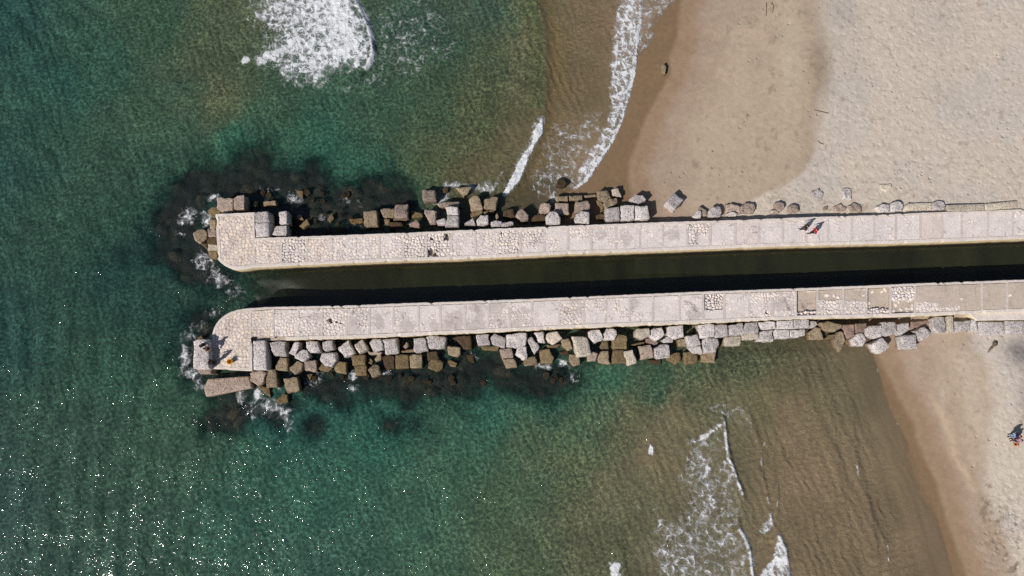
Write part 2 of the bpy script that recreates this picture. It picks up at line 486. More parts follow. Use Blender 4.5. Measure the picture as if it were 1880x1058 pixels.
add_line([(1575, 840), (1573, 856), (1576, 874)], 2.5, .6)
add_line([(1170, 930), (1185, 942), (1210, 932)], 3, .5)
add_line([(1625, 690), (1628, 722)], 4, .55)
add_line([(1722, 920), (1724, 945)], 3, .5)
add_line([(1605, 660), (1628, 725), (1636, 755), (1668, 816), (1694, 888), (1722, 953), (1748, 1040), (1760, 1080)], 1.6, .34)
add_line([(1629, 1000), (1632, 1030)], 3, .5)
for cx, cy, rx, ry, dn in [(345, 395, 14, 16, .60), (378, 402, 11, 14, .72), (392, 362, 12, 8, .6), (340, 408, 22, 7, .55), (330, 430, 16, 8, .45), (372, 480, 20, 24, .52), (405, 515, 26, 14, .52), (395, 500, 12, 10, .6),
                           (430, 540, 20, 14, .42), (345, 620, 14, 12, .55), (340, 655, 9, 22, .75), (352, 685, 20, 9, .66), (365, 600, 20, 10, .5), (395, 575, 18, 12, .4), (365, 705, 12, 12, .55), (443, 728, 9, 12, .78), (475, 722, 8, 12, .75), (500, 745, 28, 12, .6),
                           (520, 755, 18, 14, .5), (530, 775, 10, 20, .42), (470, 752, 30, 16, .45), (510, 705, 7, 12, .62), (575, 700, 20, 9, .5), (650, 690, 8, 10, .6), (706, 684, 14, 7, .55), (650, 715, 14, 10, .42), (870, 655, 14, 10, .4), (1000, 672, 18, 7, .62),
                           (1035, 665, 12, 8, .55), (1050, 690, 20, 14, .4), (540, 365, 14, 12, .55), (500, 350, 30, 8, .34), (600, 400, 20, 8, .42), (815, 360, 14, 12, .62), (835, 340, 24, 6, .62), (870, 345, 18, 8, .6), (895, 345, 16, 10, .6), (800, 372, 20, 6, .5),
                           (1025, 325, 12, 10, .55), (1015, 362, 6, 10, .6), (660, 418, 40, 6, .34), (640, 372, 30, 20, .28), (350, 640, 26, 40, .3), (400, 705, 20, 6, .4), (590, 690, 10, 14, .4)]:
    foam = np.maximum(foam, dn * blob(gx, gy, cx, cy, rx * 1.2, ry * 1.2) * (.8 + .5 * FN2))

# ---- reef (submerged weed-covered rock) plan
REEF = [[(325, 315), (350, 297), (372, 300), (440, 287), (492, 268), (520, 300), (575, 300), (620, 330), (690, 325), (720, 322), (745, 335), (757, 360), (745, 388), (680, 398), (560, 445), (480, 400), (400, 380), (380, 440), (345, 470), (290, 470), (262, 420), (268, 370), (320, 350)],
        [(290, 440), (380, 420), (400, 480), (440, 500), (430, 530), (385, 530), (330, 520), (285, 480)],
        [(340, 590), (390, 575), (400, 620), (380, 690), (345, 680), (335, 640)],
        [(545, 690), (640, 680), (760, 670), (880, 660), (940, 670), (1010, 670), (1060, 690), (1042, 742), (1000, 748), (958, 720), (900, 705), (860, 738), (740, 742), (680, 725), (600, 745), (555, 725)],
        [(358, 742), (390, 722), (470, 735), (545, 728), (562, 742), (520, 775), (500, 800), (470, 772), (432, 802), (392, 792), (362, 770)],
        [(572, 764), (586, 776), (582, 792), (562, 796), (557, 778)], [(700, 765), (730, 770), (725, 795), (700, 792)], [(762, 768), (776, 768), (776, 786), (764, 786)],
        [(990, 312), (1012, 312), (1012, 338), (992, 335)], [(950, 342), (985, 345), (985, 362), (955, 360)], [(200, 440), (250, 430), (260, 480), (215, 500), (195, 470)]]
reef = np.zeros(gx.shape)
RN = fbm(gx / 34., gy / 34., 5, 91) - .5
for k, r in enumerate(REEF):
    reef = np.maximum(reef, sst(-46, 28 if k < 5 else 22, sd_poly(r) + RN * 84 * (.6 if k > 4 else 1)) * (.45 if k == len(REEF) - 1 else .6 if k in (8, 9) else 1))

# ---- water grid
wx = axis(-62, 62, 0.125, 600)
wy = axis(-19, 49, 0.125, 600)
X, Y = np.meshgrid(wx, wy)
far = np.hypot(X, Y) > 150
px, py = proj(X, Y, 0.0)
px = np.where(far, np.where(X < 0, -200, 2100), px)
py = np.clip(py, -190, 1240)
px = np.clip(px, -230, 2130)
bed, canal = terrain(px, py)
fm = sample(foam, px, py)
rf = sample(reef, px, py)
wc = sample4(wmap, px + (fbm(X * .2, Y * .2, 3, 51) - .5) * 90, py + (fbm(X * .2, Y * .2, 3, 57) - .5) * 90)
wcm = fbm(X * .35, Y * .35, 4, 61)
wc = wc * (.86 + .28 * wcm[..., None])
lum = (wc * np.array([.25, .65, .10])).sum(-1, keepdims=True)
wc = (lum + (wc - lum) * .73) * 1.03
wc = lerp(wc, np.array(S(15, 44, 40)), .85 * rf)
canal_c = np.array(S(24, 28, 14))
xc = np.interp(py, [-190, 0, 38, 77, 128, 168, 199, 217, 258, 328, 360], [1000, 985, 995, 1002, 1003, 1004, 998, 996, 988, 957, 930])
wc = lerp(wc, np.array(S(104, 88, 58)), .5 * sst(-3, 9, px - xc) * sst(60, 8, px - xc) * (py < 360))
wc = lerp(wc, np.array(S(62, 80, 50)), .45 * sst(4, -8, px - xc) * sst(-50, -6, px - xc) * (py < 200))
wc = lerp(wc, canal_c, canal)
shal = sst(-.0, -.08, bed + .12 * (wcm - .5))
alpha = .04 + .92 * shal
alpha = alpha * (1 - .82 * rf ** 1.6)
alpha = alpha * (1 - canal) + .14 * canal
rub = np.maximum(sst(-10, 10, sd_poly([(470, 395), (900, 350), (1060, 345), (1060, 420), (470, 440)], True, px, py)),
                 sst(-10, 10, sd_poly([(380, 590), (480, 620), (1500, 590), (1600, 640), (1500, 650), (1100, 672), (560, 710), (380, 735), (345, 690)], True, px, py)))
alpha = alpha * (1 - .45 * rub * (1 - canal))
wc = wc * (1 + 1.3 * alpha * (1 - alpha) * (1 - canal) * (1 - rf))[..., None]  # half-clear water tinted lighter, making up for shade the surface casts below
calm = np.clip(canal * .85 + sst(-.45, -.05, bed) * .8, 0, 1)
def ridge(pl, w_in, w_out, h):
    """a travelling wave: gentle back to the left, steep front to the right"""
    a = np.array(pl, float)
    o = np.argsort(a[:, 1])
    a = a[o]
    xr = np.interp(py, a[:, 1], a[:, 0])
    s = px - xr
    env = sst(a[0, 1] - 30, a[0, 1] + 20, py) * sst(a[-1, 1] + 20, a[-1, 1] - 20, py)
    return h * env * np.where(s < 0, np.exp(-(s / w_in) ** 2), np.exp(-(s / w_out) ** 2))
wz = np.zeros(X.shape)
wz += ridge([(1000, -120), (984, 0), (994, 38), (1000, 77), (1002, 128), (1003, 168), (997, 199), (996, 217), (988, 258), (957, 328), (930, 360)], 34, 9, .22)
wz += ridge([(945, -100), (952, 0), (965, 80), (968, 150), (955, 230), (930, 290), (905, 345)], 26, 14, .10)
wz += ridge([(640, -100), (650, 0), (675, 51), (685, 100), (672, 130), (645, 160)], 60, 6, .40)
wz += ridge([(1180, -100), (1174, 0), (1166, 102), (1145, 205), (1115, 274), (1078, 329)], 14, 3, .10)
wz += ridge([(1328, 765), (1332, 812), (1347, 866), (1364, 912)], 26, 4, .26)
wz += ridge([(1355, 965), (1374, 1005), (1381, 1060), (1386, 1150)], 26, 4, .26)
wz += ridge([(1428, 975), (1440, 1004), (1447, 1060), (1455, 1150)], 20, 4, .2)
wz += ridge([(1196, 790), (1199, 822), (1205, 850), (1220, 870)], 22, 6, .10)
wz += ridge([(1142, 1000), (1143, 1030), (1145, 1150)], 26, 6, .13)
wz += ridge([(1371, 744), (1396, 825), (1400, 876), (1414, 935)], 14, 3, .08)
wz += ridge([(1418, 850), (1428, 910), (1424, 955)], 14, 3, .07)
wz += ridge([(1564, 760), (1573, 856), (1590, 905), (1600, 960), (1612, 1040)], 18, 5, .09)
wz += ridge([(1530, 790), (1545, 900), (1560, 1000)], 18, 6, .06)
wz += ridge([(1590, 930), (1625, 1000), (1632, 1060)], 18, 5, .08)
wz += ridge([(1572, 650), (1600, 740), (1640, 830), (1680, 940), (1715, 1060)], 18, 7, .04)
for k_, a_ in ((-16, .05), (-34, .07), (-55, .05), (-80, .05), (-108, .04)):
    wz += ridge([(x_ + k_ - 6 * np.sin(y_ / 40. + k_), y_) for x_, y_ in ((1000, -120), (984, 0), (994, 38), (1000, 77), (1002, 128), (1000, 168), (990, 210), (968, 270), (935, 330))], 9, 4, a_)
shore = px - L0(py)
wz += .03 * np.sin(shore / 5.2 + 7 * fbm(X * .10, Y * .10, 3, 46)) * sst(-330, -200, shore) * sst(-14, -60, shore) * sst(640, 700, py) * fbm(X * .2, Y * .2, 2, 48)
swell = np.sin((px * .92 + py * .12 + 60 * fbm(X * .07, Y * .07, 3, 41)) / 6.6) * (.2 + .9 * fbm(X * .12, Y * .12, 3, 43))
wz += .085 * swell * sst(560, 250, px) * sst(420, 640, py) + .10 * fbm(X * .12, Y * .12, 3, 44) * np.sin((px * .8 - py * .6) / 7.5 + 9 * wcm) * sst(600, 350, px) * sst(520, 380, py)
chop = (fbm(X * .8, Y * .8, 3, 45) - .5) * .12
wz += chop * (1 - calm) * sst(-.1, -.7, bed)
wz += .22 * fm * (fbm(X * 2.2, Y * 2.2, 3, 47) - .35) * sst(.5, .8, fm) * sst(-.05, -.4, bed)
wz *= sst(.05, -.15, bed) * (1 - canal)
me = np_mesh('sea_water', np.stack([X, Y, wz], -1).reshape(-1, 3), grid_faces(len(wx), len(wy)),
             {'tint': wc.reshape(-1, 3), 'foam': fm.ravel(), 'body': alpha.ravel(), 'calm': calm.ravel(),
              'shal': sst(-.15, .25, (wc[..., 0] - wc[..., 1]) / (wc[..., 1] + 1e-4)).ravel()})
t = NT('sea_water')
p = t.pos()
warp = t.noise(p, .9, 2, .5)
wv = t.n('ShaderNodeVectorMath', operation='MULTIPLY_ADD', i={0: warp.outputs['Color'], 1: (.9, .9, 0), 2: p})
shl = t.attr('shal').outputs['Fac']
big = t.noise(p, .35, 3, .6)
rid = t.noise(wv, 1.3, 3.0, .55, .25, 'RIDGED_MULTIFRACTAL')
# caustic net: bright lines of focused sunlight, painted into the water colour
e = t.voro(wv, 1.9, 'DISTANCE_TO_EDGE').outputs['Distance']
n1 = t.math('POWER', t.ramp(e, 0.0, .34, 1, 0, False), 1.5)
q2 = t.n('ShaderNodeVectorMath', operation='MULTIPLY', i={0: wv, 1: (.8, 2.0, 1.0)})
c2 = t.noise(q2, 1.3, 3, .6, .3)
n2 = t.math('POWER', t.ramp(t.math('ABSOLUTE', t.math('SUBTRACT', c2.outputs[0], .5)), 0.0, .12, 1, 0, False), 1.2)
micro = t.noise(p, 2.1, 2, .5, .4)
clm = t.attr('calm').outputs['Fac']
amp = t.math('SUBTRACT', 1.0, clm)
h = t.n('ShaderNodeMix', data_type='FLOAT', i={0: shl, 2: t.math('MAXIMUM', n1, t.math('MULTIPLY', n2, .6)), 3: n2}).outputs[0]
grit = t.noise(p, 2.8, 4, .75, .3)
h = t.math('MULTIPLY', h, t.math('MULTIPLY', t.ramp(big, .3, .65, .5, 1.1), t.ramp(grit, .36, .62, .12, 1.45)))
hh = t.math('ADD', t.math('MULTIPLY', h, .026), t.math('MULTIPLY', rid, .085))
hh = t.math('ADD', hh, t.math('MULTIPLY', micro, .06))
def train(rot, scale):
    mp = t.n('ShaderNodeMapping', i={'Vector': wv, 'Rotation': (0, 0, rot)})
    w = t.n('ShaderNodeTexWave', wave_type='BANDS', bands_direction='X', wave_profile='SIN')
    t.put(w.inputs['Vector'], mp.outputs[0])
    w.inputs['Scale'].default_value = scale
    w.inputs['Distortion'].default_value = 5.0
    w.inputs['Detail'].default_value = 2.0
    w.inputs['Detail Scale'].default_value = .7
    return w.outputs['Fac']
patch = t.noise(p, .16, 2, .5)
tr = t.n('ShaderNodeMix', data_type='FLOAT', i={0: t.ramp(patch, .42, .58), 2: train(1.15, .42), 3: train(-.35, .36)}).outputs[0]
hh = t.math('ADD', hh, t.math('MULTIPLY', tr, .048))
nb = t.bump(hh, t.math('MULTIPLY', amp, 1.0), 1.0)
mic2 = t.noise(p, 3.3, 2, .5, .5)
gl = t.math('MULTIPLY', t.math('MULTIPLY', mic2, .067), t.ramp(big, .3, .7, .5, 1.3))
ng = t.bump(gl, t.math('MULTIPLY', amp, 1.0), 1.0)
caustic_k = t.math('ADD', t.ramp(shl, 0, 1, .70, 1.12, False), t.math('MULTIPLY', t.math('MULTIPLY', h, t.ramp(shl, 0, 1, 1.38, .46, False)), amp))  # light lines and darker cells of the caustic net, multiplied into the tint
col = t.mix(1.0, t.attr('tint').outputs['Color'], t.n('ShaderNodeCombineColor', i={0: caustic_k, 1: caustic_k, 2: t.math('ADD', t.math('MULTIPLY', caustic_k, .85), .15)}), 'MULTIPLY')
body = t.attr('body').outputs['Fac']
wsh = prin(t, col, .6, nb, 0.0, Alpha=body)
glo = t.n('ShaderNodeBsdfGlossy', i={'Roughness': .085, 'Normal': ng, 'Color': (1, 1, 1)})
fre = t.n('ShaderNodeFresnel', i={'IOR': 1.33, 'Normal': ng})
front = t.math('SUBTRACT', 1.0, t.n('ShaderNodeNewGeometry').outputs['Backfacing'])
wsh = t.n('ShaderNodeMixShader', i={0: t.math('MULTIPLY', fre.outputs[0], front), 1: wsh.outputs[0], 2: glo.outputs[0]})
# foam lace
fd = t.attr('foam').outputs['Fac']
fw1 = t.noise(p, 1.1, 3, .6)
fv = t.n('ShaderNodeVectorMath', operation='MULTIPLY_ADD', i={0: fw1.outputs['Color'], 1: (.9, .9, 0), 2: p})
e1 = t.voro(fv, .95, 'DISTANCE_TO_EDGE').outputs['Distance']
e2 = t.voro(fv, 2.3, 'DISTANCE_TO_EDGE').outputs['Distance']
fn = t.noise(fv, 1.5, 6, .68, .5)
lace = t.math('MINIMUM', t.math('MULTIPLY', e1, 2.2), t.math('ADD', t.math('MULTIPLY', e2, 2.2), .16))
lace = t.math('ADD', t.math('MULTIPLY', lace, .62), t.math('MULTIPLY', t.ramp(fn, .28, .72), .56))
cov = t.ramp(t.math('SUBTRACT', t.math('MULTIPLY', fd, 1.06), lace), -.08, .48)
cov = t.math('MULTIPLY', cov, t.ramp(fd, .05, .3))
fb = t.bump(t.math('MULTIPLY', cov, t.math('ADD', fn, .4)), .22, 1.0, nb)
fsh = prin(t, S(228, 230, 234), .8, fb, .2)
veil = t.math('MULTIPLY', t.ramp(fd, .3, .95), t.ramp(fn, .3, .7, .02, .24))
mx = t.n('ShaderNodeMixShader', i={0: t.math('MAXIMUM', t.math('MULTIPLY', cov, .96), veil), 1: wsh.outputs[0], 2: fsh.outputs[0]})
t.done(mx)
tag(link('sea_water', me, t.m), kind='structure')

# ---- reef mesh
rx = np.arange(-45, 12, .25)
ry = np.arange(-10, 32, .25)
X, Y = np.meshgrid(rx, ry)
px, py = proj(X, Y, 0.0)
rf = sample(reef, px, py)
lump = fbm(X * .9, Y * .9, 4, 101)
f1, f2, cid = voro(X, Y, 1.5, 103)
rz = -1.5 + 1.15 * rf + .55 * (lump - .5) + .28 * np.clip(.8 - f1, 0, 1) * rf
gp = sst(.03, .25, f2 - f1)
rz = rz + rf * (.5 * (cid - .5) * gp - .25 * (1 - gp))
rz = np.minimum(rz, -.02)
rc = np.array(S(32, 33, 25)) * (.25 + 1.0 * lump[..., None] + .7 * (cid * gp)[..., None]) + np.array(S(56, 45, 30)) * (.9 * cid[..., None] ** 3) * sst(.4, .7, lump)[..., None]
rk = rf[:-1, :-1] > .25
co, fc, at = compact(np.stack([X, Y, rz], -1).reshape(-1, 3), grid_faces(len(rx), len(ry), rk), {'tint': rc.reshape(-1, 3)})
me = np_mesh('submerged_reef', co, fc, at)
t = NT('weedy_rock')
p = t.pos()
v = t.noise(p, 4.0, 5, .7)
g = t.ramp(v, .3, .75, .35, 1.7)
t.done(prin(t, t.mix(1.0, t.attr('tint').outputs['Color'], t.n('ShaderNodeCombineColor', i={0: g, 1: g, 2: g}), 'MULTIPLY'), .8, t.bump(v, .25), .3))
tag(link('submerged_reef', me, t.m), 'dark weed-covered rubble lying under the water around the pier heads', 'reef', kind='stuff')
# ------------------------------------------------------------------ stone and concrete materials
def concrete(name, base, side, low=None):
    t = NT(name)
    g = t.n('ShaderNodeNewGeometry')
    p = g.outputs['Position']
    z = t.n('ShaderNodeSeparateXYZ', i={0: p}).outputs['Z']
    nz = t.n('ShaderNodeSeparateXYZ', i={0: g.outputs['True Normal']}).outputs['Z']
    n1, n2 = t.noise(p, .8, 6, .62), t.noise(p, 6.0, 4, .7)
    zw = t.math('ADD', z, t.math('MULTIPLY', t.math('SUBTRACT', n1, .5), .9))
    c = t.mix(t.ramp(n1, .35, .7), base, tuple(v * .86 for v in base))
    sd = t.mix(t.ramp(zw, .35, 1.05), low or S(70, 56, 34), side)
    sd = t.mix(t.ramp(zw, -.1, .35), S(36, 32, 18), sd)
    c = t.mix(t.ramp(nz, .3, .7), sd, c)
    k = t.ramp(n2, .3, .7, .84, 1.1)
    c = t.mix(1.0, c, t.n('ShaderNodeCombineColor', i={0: k, 1: k, 2: k}), 'MULTIPLY')
    t.done(prin(t, c, .92, t.bump(n2, .05, 1.0, t.bump(n1, .06)), .2))
    return t.m

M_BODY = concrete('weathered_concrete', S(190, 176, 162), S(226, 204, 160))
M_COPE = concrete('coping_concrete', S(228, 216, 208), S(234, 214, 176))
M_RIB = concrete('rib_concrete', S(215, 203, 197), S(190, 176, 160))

t = NT('cobble_paving')
p = t.pos()
n2 = t.noise(p, 7.0, 4, .7)
ck = t.voro(t.n('ShaderNodeVectorMath', operation='MULTIPLY_ADD', i={0: t.noise(p, 1.5, 4, .6).outputs['Color'], 1: (1.2, 1.2, 0), 2: p}), .42, 'DISTANCE_TO_EDGE')
cr = t.math('MULTIPLY', t.ramp(ck.outputs['Distance'], .0, .022, .5, 0), t.ramp(t.noise(p, .5, 3, .6), .48, .6))
mot = t.ramp(t.noise(p, .7, 6, .65), .3, .7, .91, 1.05)
k = t.math('MULTIPLY', t.math('MULTIPLY', t.ramp(n2, .3, .7, .87, 1.09), mot), t.math('SUBTRACT', 1.0, cr))
t.done(prin(t, t.mix(1.0, t.attr('tint').outputs['Color'], t.n('ShaderNodeCombineColor', i={0: k, 1: k, 2: k}), 'MULTIPLY'), .92, t.bump(n2, .03), .2))
M_COB = t.m

def dens(pl, step):
    out = []
    for a, b in zip(pl[:-1], pl[1:]):
        n = max(1, int((Vector(b) - Vector(a)).length / step))
        for k in range(n):
            out.append(Vector(a).lerp(Vector(b), k / n))
    out.append(Vector(pl[-1]))
    return out

def strip(name, pl, width, z0, z1, mat, parent, out=.03, rag=.03, side=1, seed=0, chips=.06):
    """edge beam: follows the pixel line at deck level, thickness inwards"""
    rn = random.Random(seed)
    pts = dens([P3(x, y, z1).to_2d() for x, y in pl], .3)
    bm = bmesh.new()
    rows = []
    for i, q in enumerate(pts):
        d = (pts[min(i + 1, len(pts) - 1)] - pts[max(i - 1, 0)]).normalized()
        nrm = Vector((-d.y, d.x)) * side
        j = rn.uniform(-rag, rag) * .8
        ch = rn.random() < chips
        if ch:
            j = -rn.uniform(.03, .10)
        a, b = q + nrm * (out + j), q - nrm * (width + rn.uniform(-.012, .012))
        zt = z1 - (rn.uniform(.03, .10) if ch else rn.uniform(0, .012))
        c = (a + (b - a).normalized() * .05)
        rows.append([bm.verts.new((a.x, a.y, z0)), bm.verts.new((a.x, a.y, zt - .06)), bm.verts.new((c.x, c.y, zt)), bm.verts.new((b.x, b.y, z1)), bm.verts.new((b.x, b.y, z0))])
    for r, s in zip(rows[:-1], rows[1:]):
        for k in range(5):
            bm.faces.new((r[k], r[(k + 1) % 5], s[(k + 1) % 5], s[k]))
    bm.faces.new(rows[0][::-1]); bm.faces.new(rows[-1])
    bmesh.ops.recalc_face_normals(bm, faces=bm.faces)
    me = bpy.data.meshes.new(name)
    bm.to_mesh(me); bm.free()
    return link(name, me, mat, parent, smooth=False)

def prism(name, pl, z0, z1, mat, parent, rag=.03, seed=1, step=.4, top_z=None):
    rn = random.Random(seed)
    pts = dens([P3(x, y, z1 if top_z is None else top_z).to_2d() for x, y in pl + pl[:1]], step)[:-1]
    pts = [q + Vector((rn.uniform(-rag, rag), rn.uniform(-rag, rag))) for q in pts]
    bm = bmesh.new()
    a = [bm.verts.new((q.x, q.y, z1)) for q in pts]
    b = [bm.verts.new((q.x, q.y, z0)) for q in pts]
    n = len(pts)
    bm.faces.new(a); bm.faces.new(b[::-1])
    for i in range(n):
        bm.faces.new((a[i], b[i], b[(i + 1) % n], a[(i + 1) % n]))
    bmesh.ops.recalc_face_normals(bm, faces=bm.faces)
    me = bpy.data.meshes.new(name)
    bm.to_mesh(me); bm.free()
    return link(name, me, mat, parent, smooth=False)

STONE, MORTAR, SMOOTH, DIRT, SANDC = (np.array(S(*c)) for c in [(236, 224, 219), (188, 175, 169), (230, 219, 215), (158, 142, 132), (197, 181, 167)])

def panel(parent, X, Y, keep, o, u, v, seed):
    """heightfield paving: X,Y world grids; u,v in 0..1; o options"""
    cov = o.get('cov', .3)
    f1, f2, cid = voro(X + 50, Y + 50, o.get('cell', .34), 200)
    gap = f2 - f1 + (fbm(X * 6, Y * 6, 2, 7) - .5) * .18
    s = sst(.03, .20, gap)
    sm = fbm(X * .9, Y * .9, 4, 300) * .6 + fbm(X * 3.1, Y * 3.1, 3, 310) * .4
    if 'half' in o:
        covf = np.clip(cov + (o['half'] * (v - .55)) * 1.6, 0, 1)
    else:
        covf = cov
    m = sst(-.10, .10, covf - .5 - (sm - .5) * 2.6)
    h = -.045 + .05 * s * (.7 + .6 * cid)
    h = h * (1 - m) + m * (-.012 + .02 * (sm - .5) + .12 * h)
    gapc = lerp(np.broadcast_to(MORTAR, X.shape + (3,)) * (1 - .2 * o.get('deep', 0)), STONE, s)
    gapc = gapc * (.86 + .24 * cid[..., None])
    warm = np.array(S(212, 192, 160)) / np.array(S(205, 190, 180))
    gapc = gapc * (1 + (warm - 1) * (cid[..., None] > .72) * .22)
    mm = m[..., None]
    c = gapc * (1 - mm) + (SMOOTH * (.95 + .20 * (sm[..., None] - .35)) * .72 + gapc * .28) * mm
    h = h - .075 * o.get('deep', 0) * (1 - s) * (1 - m)
    for (a, b, r) in o.get('stain', []):
        w = sst(1.15, .75, np.hypot((u - a), (v - b) * 1.0) / r + (sm - .5) * 3.4)
        c = lerp(c, DIRT * .92, w * .34 * (1 - .6 * s * (1 - m)))
    if 'tone' in o:
        c = c * np.array(o['tone'])
    if 'fill' in o:
        zf, v0, v1 = o['fill']                     # sand level, from v0 to v1
        w = sst(-.05, .05, v - v0 + (sm - .5) * .3) * sst(-.05, .05, v1 - v + (sm - .5) * .3)
        top = np.maximum(h, -.2)
        hf = zf + .05 * (sm - .5)
        h = np.where(w > .5, np.where((s > .5) & (cid > o.get('peek', 1.1)), zf + .06 * s, hf), top + min(0, zf) * (.35 * (1 - s)))
        c = lerp(c, SANDC * (.88 + .25 * sm[..., None]), w * ((s <= .5) | (cid <= o.get('peek', 1.1))))
    for (a, b, r) in o.get('hole', []):
        w = np.hypot((u - a), (v - b)) / r + (fbm(X * 3.3, Y * 3.3, 3, 77) - .5) * 2.0
        k = (w < .85) & ((s < .75) | (w < .55))
        h = np.where(k, h - .75, h)
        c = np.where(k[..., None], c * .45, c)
    if 'pit' in o:
        a0, b0, a1, b1, dz = o['pit']
        k = (u > a0 + .05 * (sm - .5)) & (u < a1) & (v > b0 + .12 * (sm - .5)) & (v < b1)
        h = np.where(k, h - dz + .10 * s + .10 * (sm - .5), h)
    z = DECK - .02 + h
    co, fc, at = compact(np.stack([X, Y, z], -1).reshape(-1, 3), grid_faces(X.shape[1], X.shape[0], keep), {'tint': c.reshape(-1, 3)})
    return link('paving_panel', np_mesh('paving_panel', co, fc, at), M_COB, parent, smooth=False)

def span_panels(parent, ribs, fN, fS, opts, seed):
    r = .06
    for k, (x0, x1) in enumerate(zip(ribs[:-1], ribs[1:])):
        A, B = P3(x0, fN(x0), DECK), P3(x1, fN(x1), DECK)
        D, C = P3(x0, fS(x0), DECK), P3(x1, fS(x1), DECK)
        nx = max(8, int((B - A).length / .055)); ny = max(8, int((A - D).length / .055))
        u, v = np.meshgrid(np.linspace(.0, 1, nx), np.linspace(.03, .97, ny))
        X = (A.x * (1 - u) + B.x * u) * (1 - v) + (D.x * (1 - u) + C.x * u) * v
        Y = (A.y * (1 - u) + B.y * u) * (1 - v) + (D.y * (1 - u) + C.y * u) * v
        o = opts[k] if k in opts else {'cov': opts['cov'](k)}
        panel(parent, X, Y, None, o, u, v, seed + k)

def poly_panel(parent, poly, opts, seed):
    w = [P3(x, y, DECK) for x, y in poly]
    xs = np.arange(min(q.x for q in w), max(q.x for q in w), .055)
    ys = np.arange(min(q.y for q in w), max(q.y for q in w), .055)
    X, Y = np.meshgrid(xs, ys)
    sd = sd_poly([(q.x, q.y) for q in w], True, X, Y)
    u = (X - xs[0]) / (xs[-1] - xs[0]); v = 1 - (Y - ys[0]) / (ys[-1] - ys[0])
    panel(parent, X, Y, (sd[:-1, :-1] > 0) & (sd[1:, 1:] > 0), opts, u, v, seed)

def ribs_of(parent, ribs, fN, fS, w=.24, skip=(), z0=1.45, lift=.0):
    for k, x in enumerate(ribs):
        if k in skip:
            continue
        a, b = P3(x, fN(x) + 4, DECK), P3(x, fS(x) - 4, DECK)
        n = max(3, int((a - b).length / .3))
        rn = random.Random(k * 3 + int(x))
        bm = bmesh.new()
        rows = []
        for i in range(n + 1):
            q = a.lerp(b, i / n)
            wl, wr = w / 2 + rn.uniform(-.02, .02), w / 2 + rn.uniform(-.02, .02)
            zt = DECK - .004 + lift - rn.uniform(0, .014)
            rows.append([bm.verts.new((q.x - wl, q.y, z0)), bm.verts.new((q.x - wl, q.y, zt)), bm.verts.new((q.x + wr, q.y, zt)), bm.verts.new((q.x + wr, q.y, z0))])
        for r, s in zip(rows[:-1], rows[1:]):
            for j in range(4):
                bm.faces.new((r[j], r[(j + 1) % 4], s[(j + 1) % 4], s[j]))
        bm.faces.new(rows[0]); bm.faces.new(rows[-1][::-1])
        bmesh.ops.recalc_face_normals(bm, faces=bm.faces)
        me = bpy.data.meshes.new('cross_rib')
        bm.to_mesh(me); bm.free()
        link('cross_rib', me, M_RIB, parent, smooth=False)

# ------------------------------------------------------------------ upper pier
up = empty('stone_pier', P3(467, 440, 0))
tag(up, 'long upper stone pier with pale cobbled panels, two people walking on it', 'pier', 'pair of parallel piers')
def keep_world(o_parent):
    for o in list(bpy.data.objects):
        if o.parent == o_parent and not o.get('_kw'):
            o.location = o.location - o_parent.location
BODY_Z = 1.45
body = [(395.5, 393), (467, 390)] + PXU_N + PXU_S[::-1]
prism('pier_wall', body, -2.2, BODY_Z, M_BODY, up, .015, 3, top_z=DECK)
strip('coping', [(467, 390), (431, 391.6), (395.5, 393), (398, 435), (400, 475)] + PXU_S, .30, 1.3, DECK, M_COPE, up, .03, .02, -1, 5)
strip('coping', PXU_N, .26, 1.3, DECK + .003, M_COPE, up, .03, .03, 1, 6, .05)
strip('coping', [(467.5, 393.5), (468.2, 441)], .22, 1.3, DECK - .004, M_COPE, up, .02, .01, 1, 8, .0)
UR = [467, 515.7, 563.4, 608.5, 652, 696.6, 740, 782.5, 828.5, 872.7, 915, 956, 999.6, 1043, 1085.5, 1130.6, 1175, 1216.5, 1261.7, 1304, 1350, 1393.6,
      1437, 1480, 1520, 1564, 1605, 1645, 1690, 1730, 1766, 1814, 1860, 1905, 1950, 1995]
warmt = (1.0, .97, .92)
uo = {0: {'cov': .12, 'tone': warmt}, 1: {'cov': .02, 'deep': 1.0}, 2: {'cov': .3, 'tone': (1, .98, .94)}, 3: {'cov': .32}, 4: {'cov': .34}, 5: {'cov': .42}, 6: {'cov': .12, 'deep': .9},
      7: {'cov': .05, 'deep': .8, 'hole': [(.18, .80, .20), (.35, .92, .22), (.5, .97, .12), (.85, .12, .14), (.78, .25, .09), (.22, .22, .08), (.6, .7, .06)]}, 8: {'cov': .55}, 9: {'cov': .5},
      10: {'cov': .18, 'deep': .7, 'hole': [(.12, .14, .09)]}, 11: {'cov': .45, 'half': .9, 'deep': .5}, 12: {'cov': .68}, 13: {'cov': .55, 'half': .5}, 14: {'cov': .62, 'half': .5, 'stain': [(.4, .4, .2)]},
      15: {'cov': .8, 'stain': [(.4, .55, .3)]}, 17: {'cov': .85, 'stain': [(.4, .45, .25)]}, 18: {'cov': .45, 'half': .9, 'deep': .9}, 20: {'cov': .82, 'tone': (.98, .95, .94)}, 28: {'cov': .85, 'tone': (.98, .93, .90)},
      'cov': lambda k: .84 + .05 * math.sin(k * 2.1)}
fUN2 = line([(x, y) for x, y in PXU_N])
span_panels(up, UR, lambda x: float(fUN2(x)) + 3, lambda x: float(fUS(x)) - 4.2, uo, 1)
ribs_of(up, UR, lambda x: float(fUN2(x)), lambda x: float(fUS(x)))
poly_panel(up, [(399, 396), (465, 393), (467, 438), (467, 488), (438, 491), (425, 488), (412, 481), (403, 473)], {'cov': .14, 'tone': (.95, .91, .86), 'cell': .38}, 90)
keep_world(up)

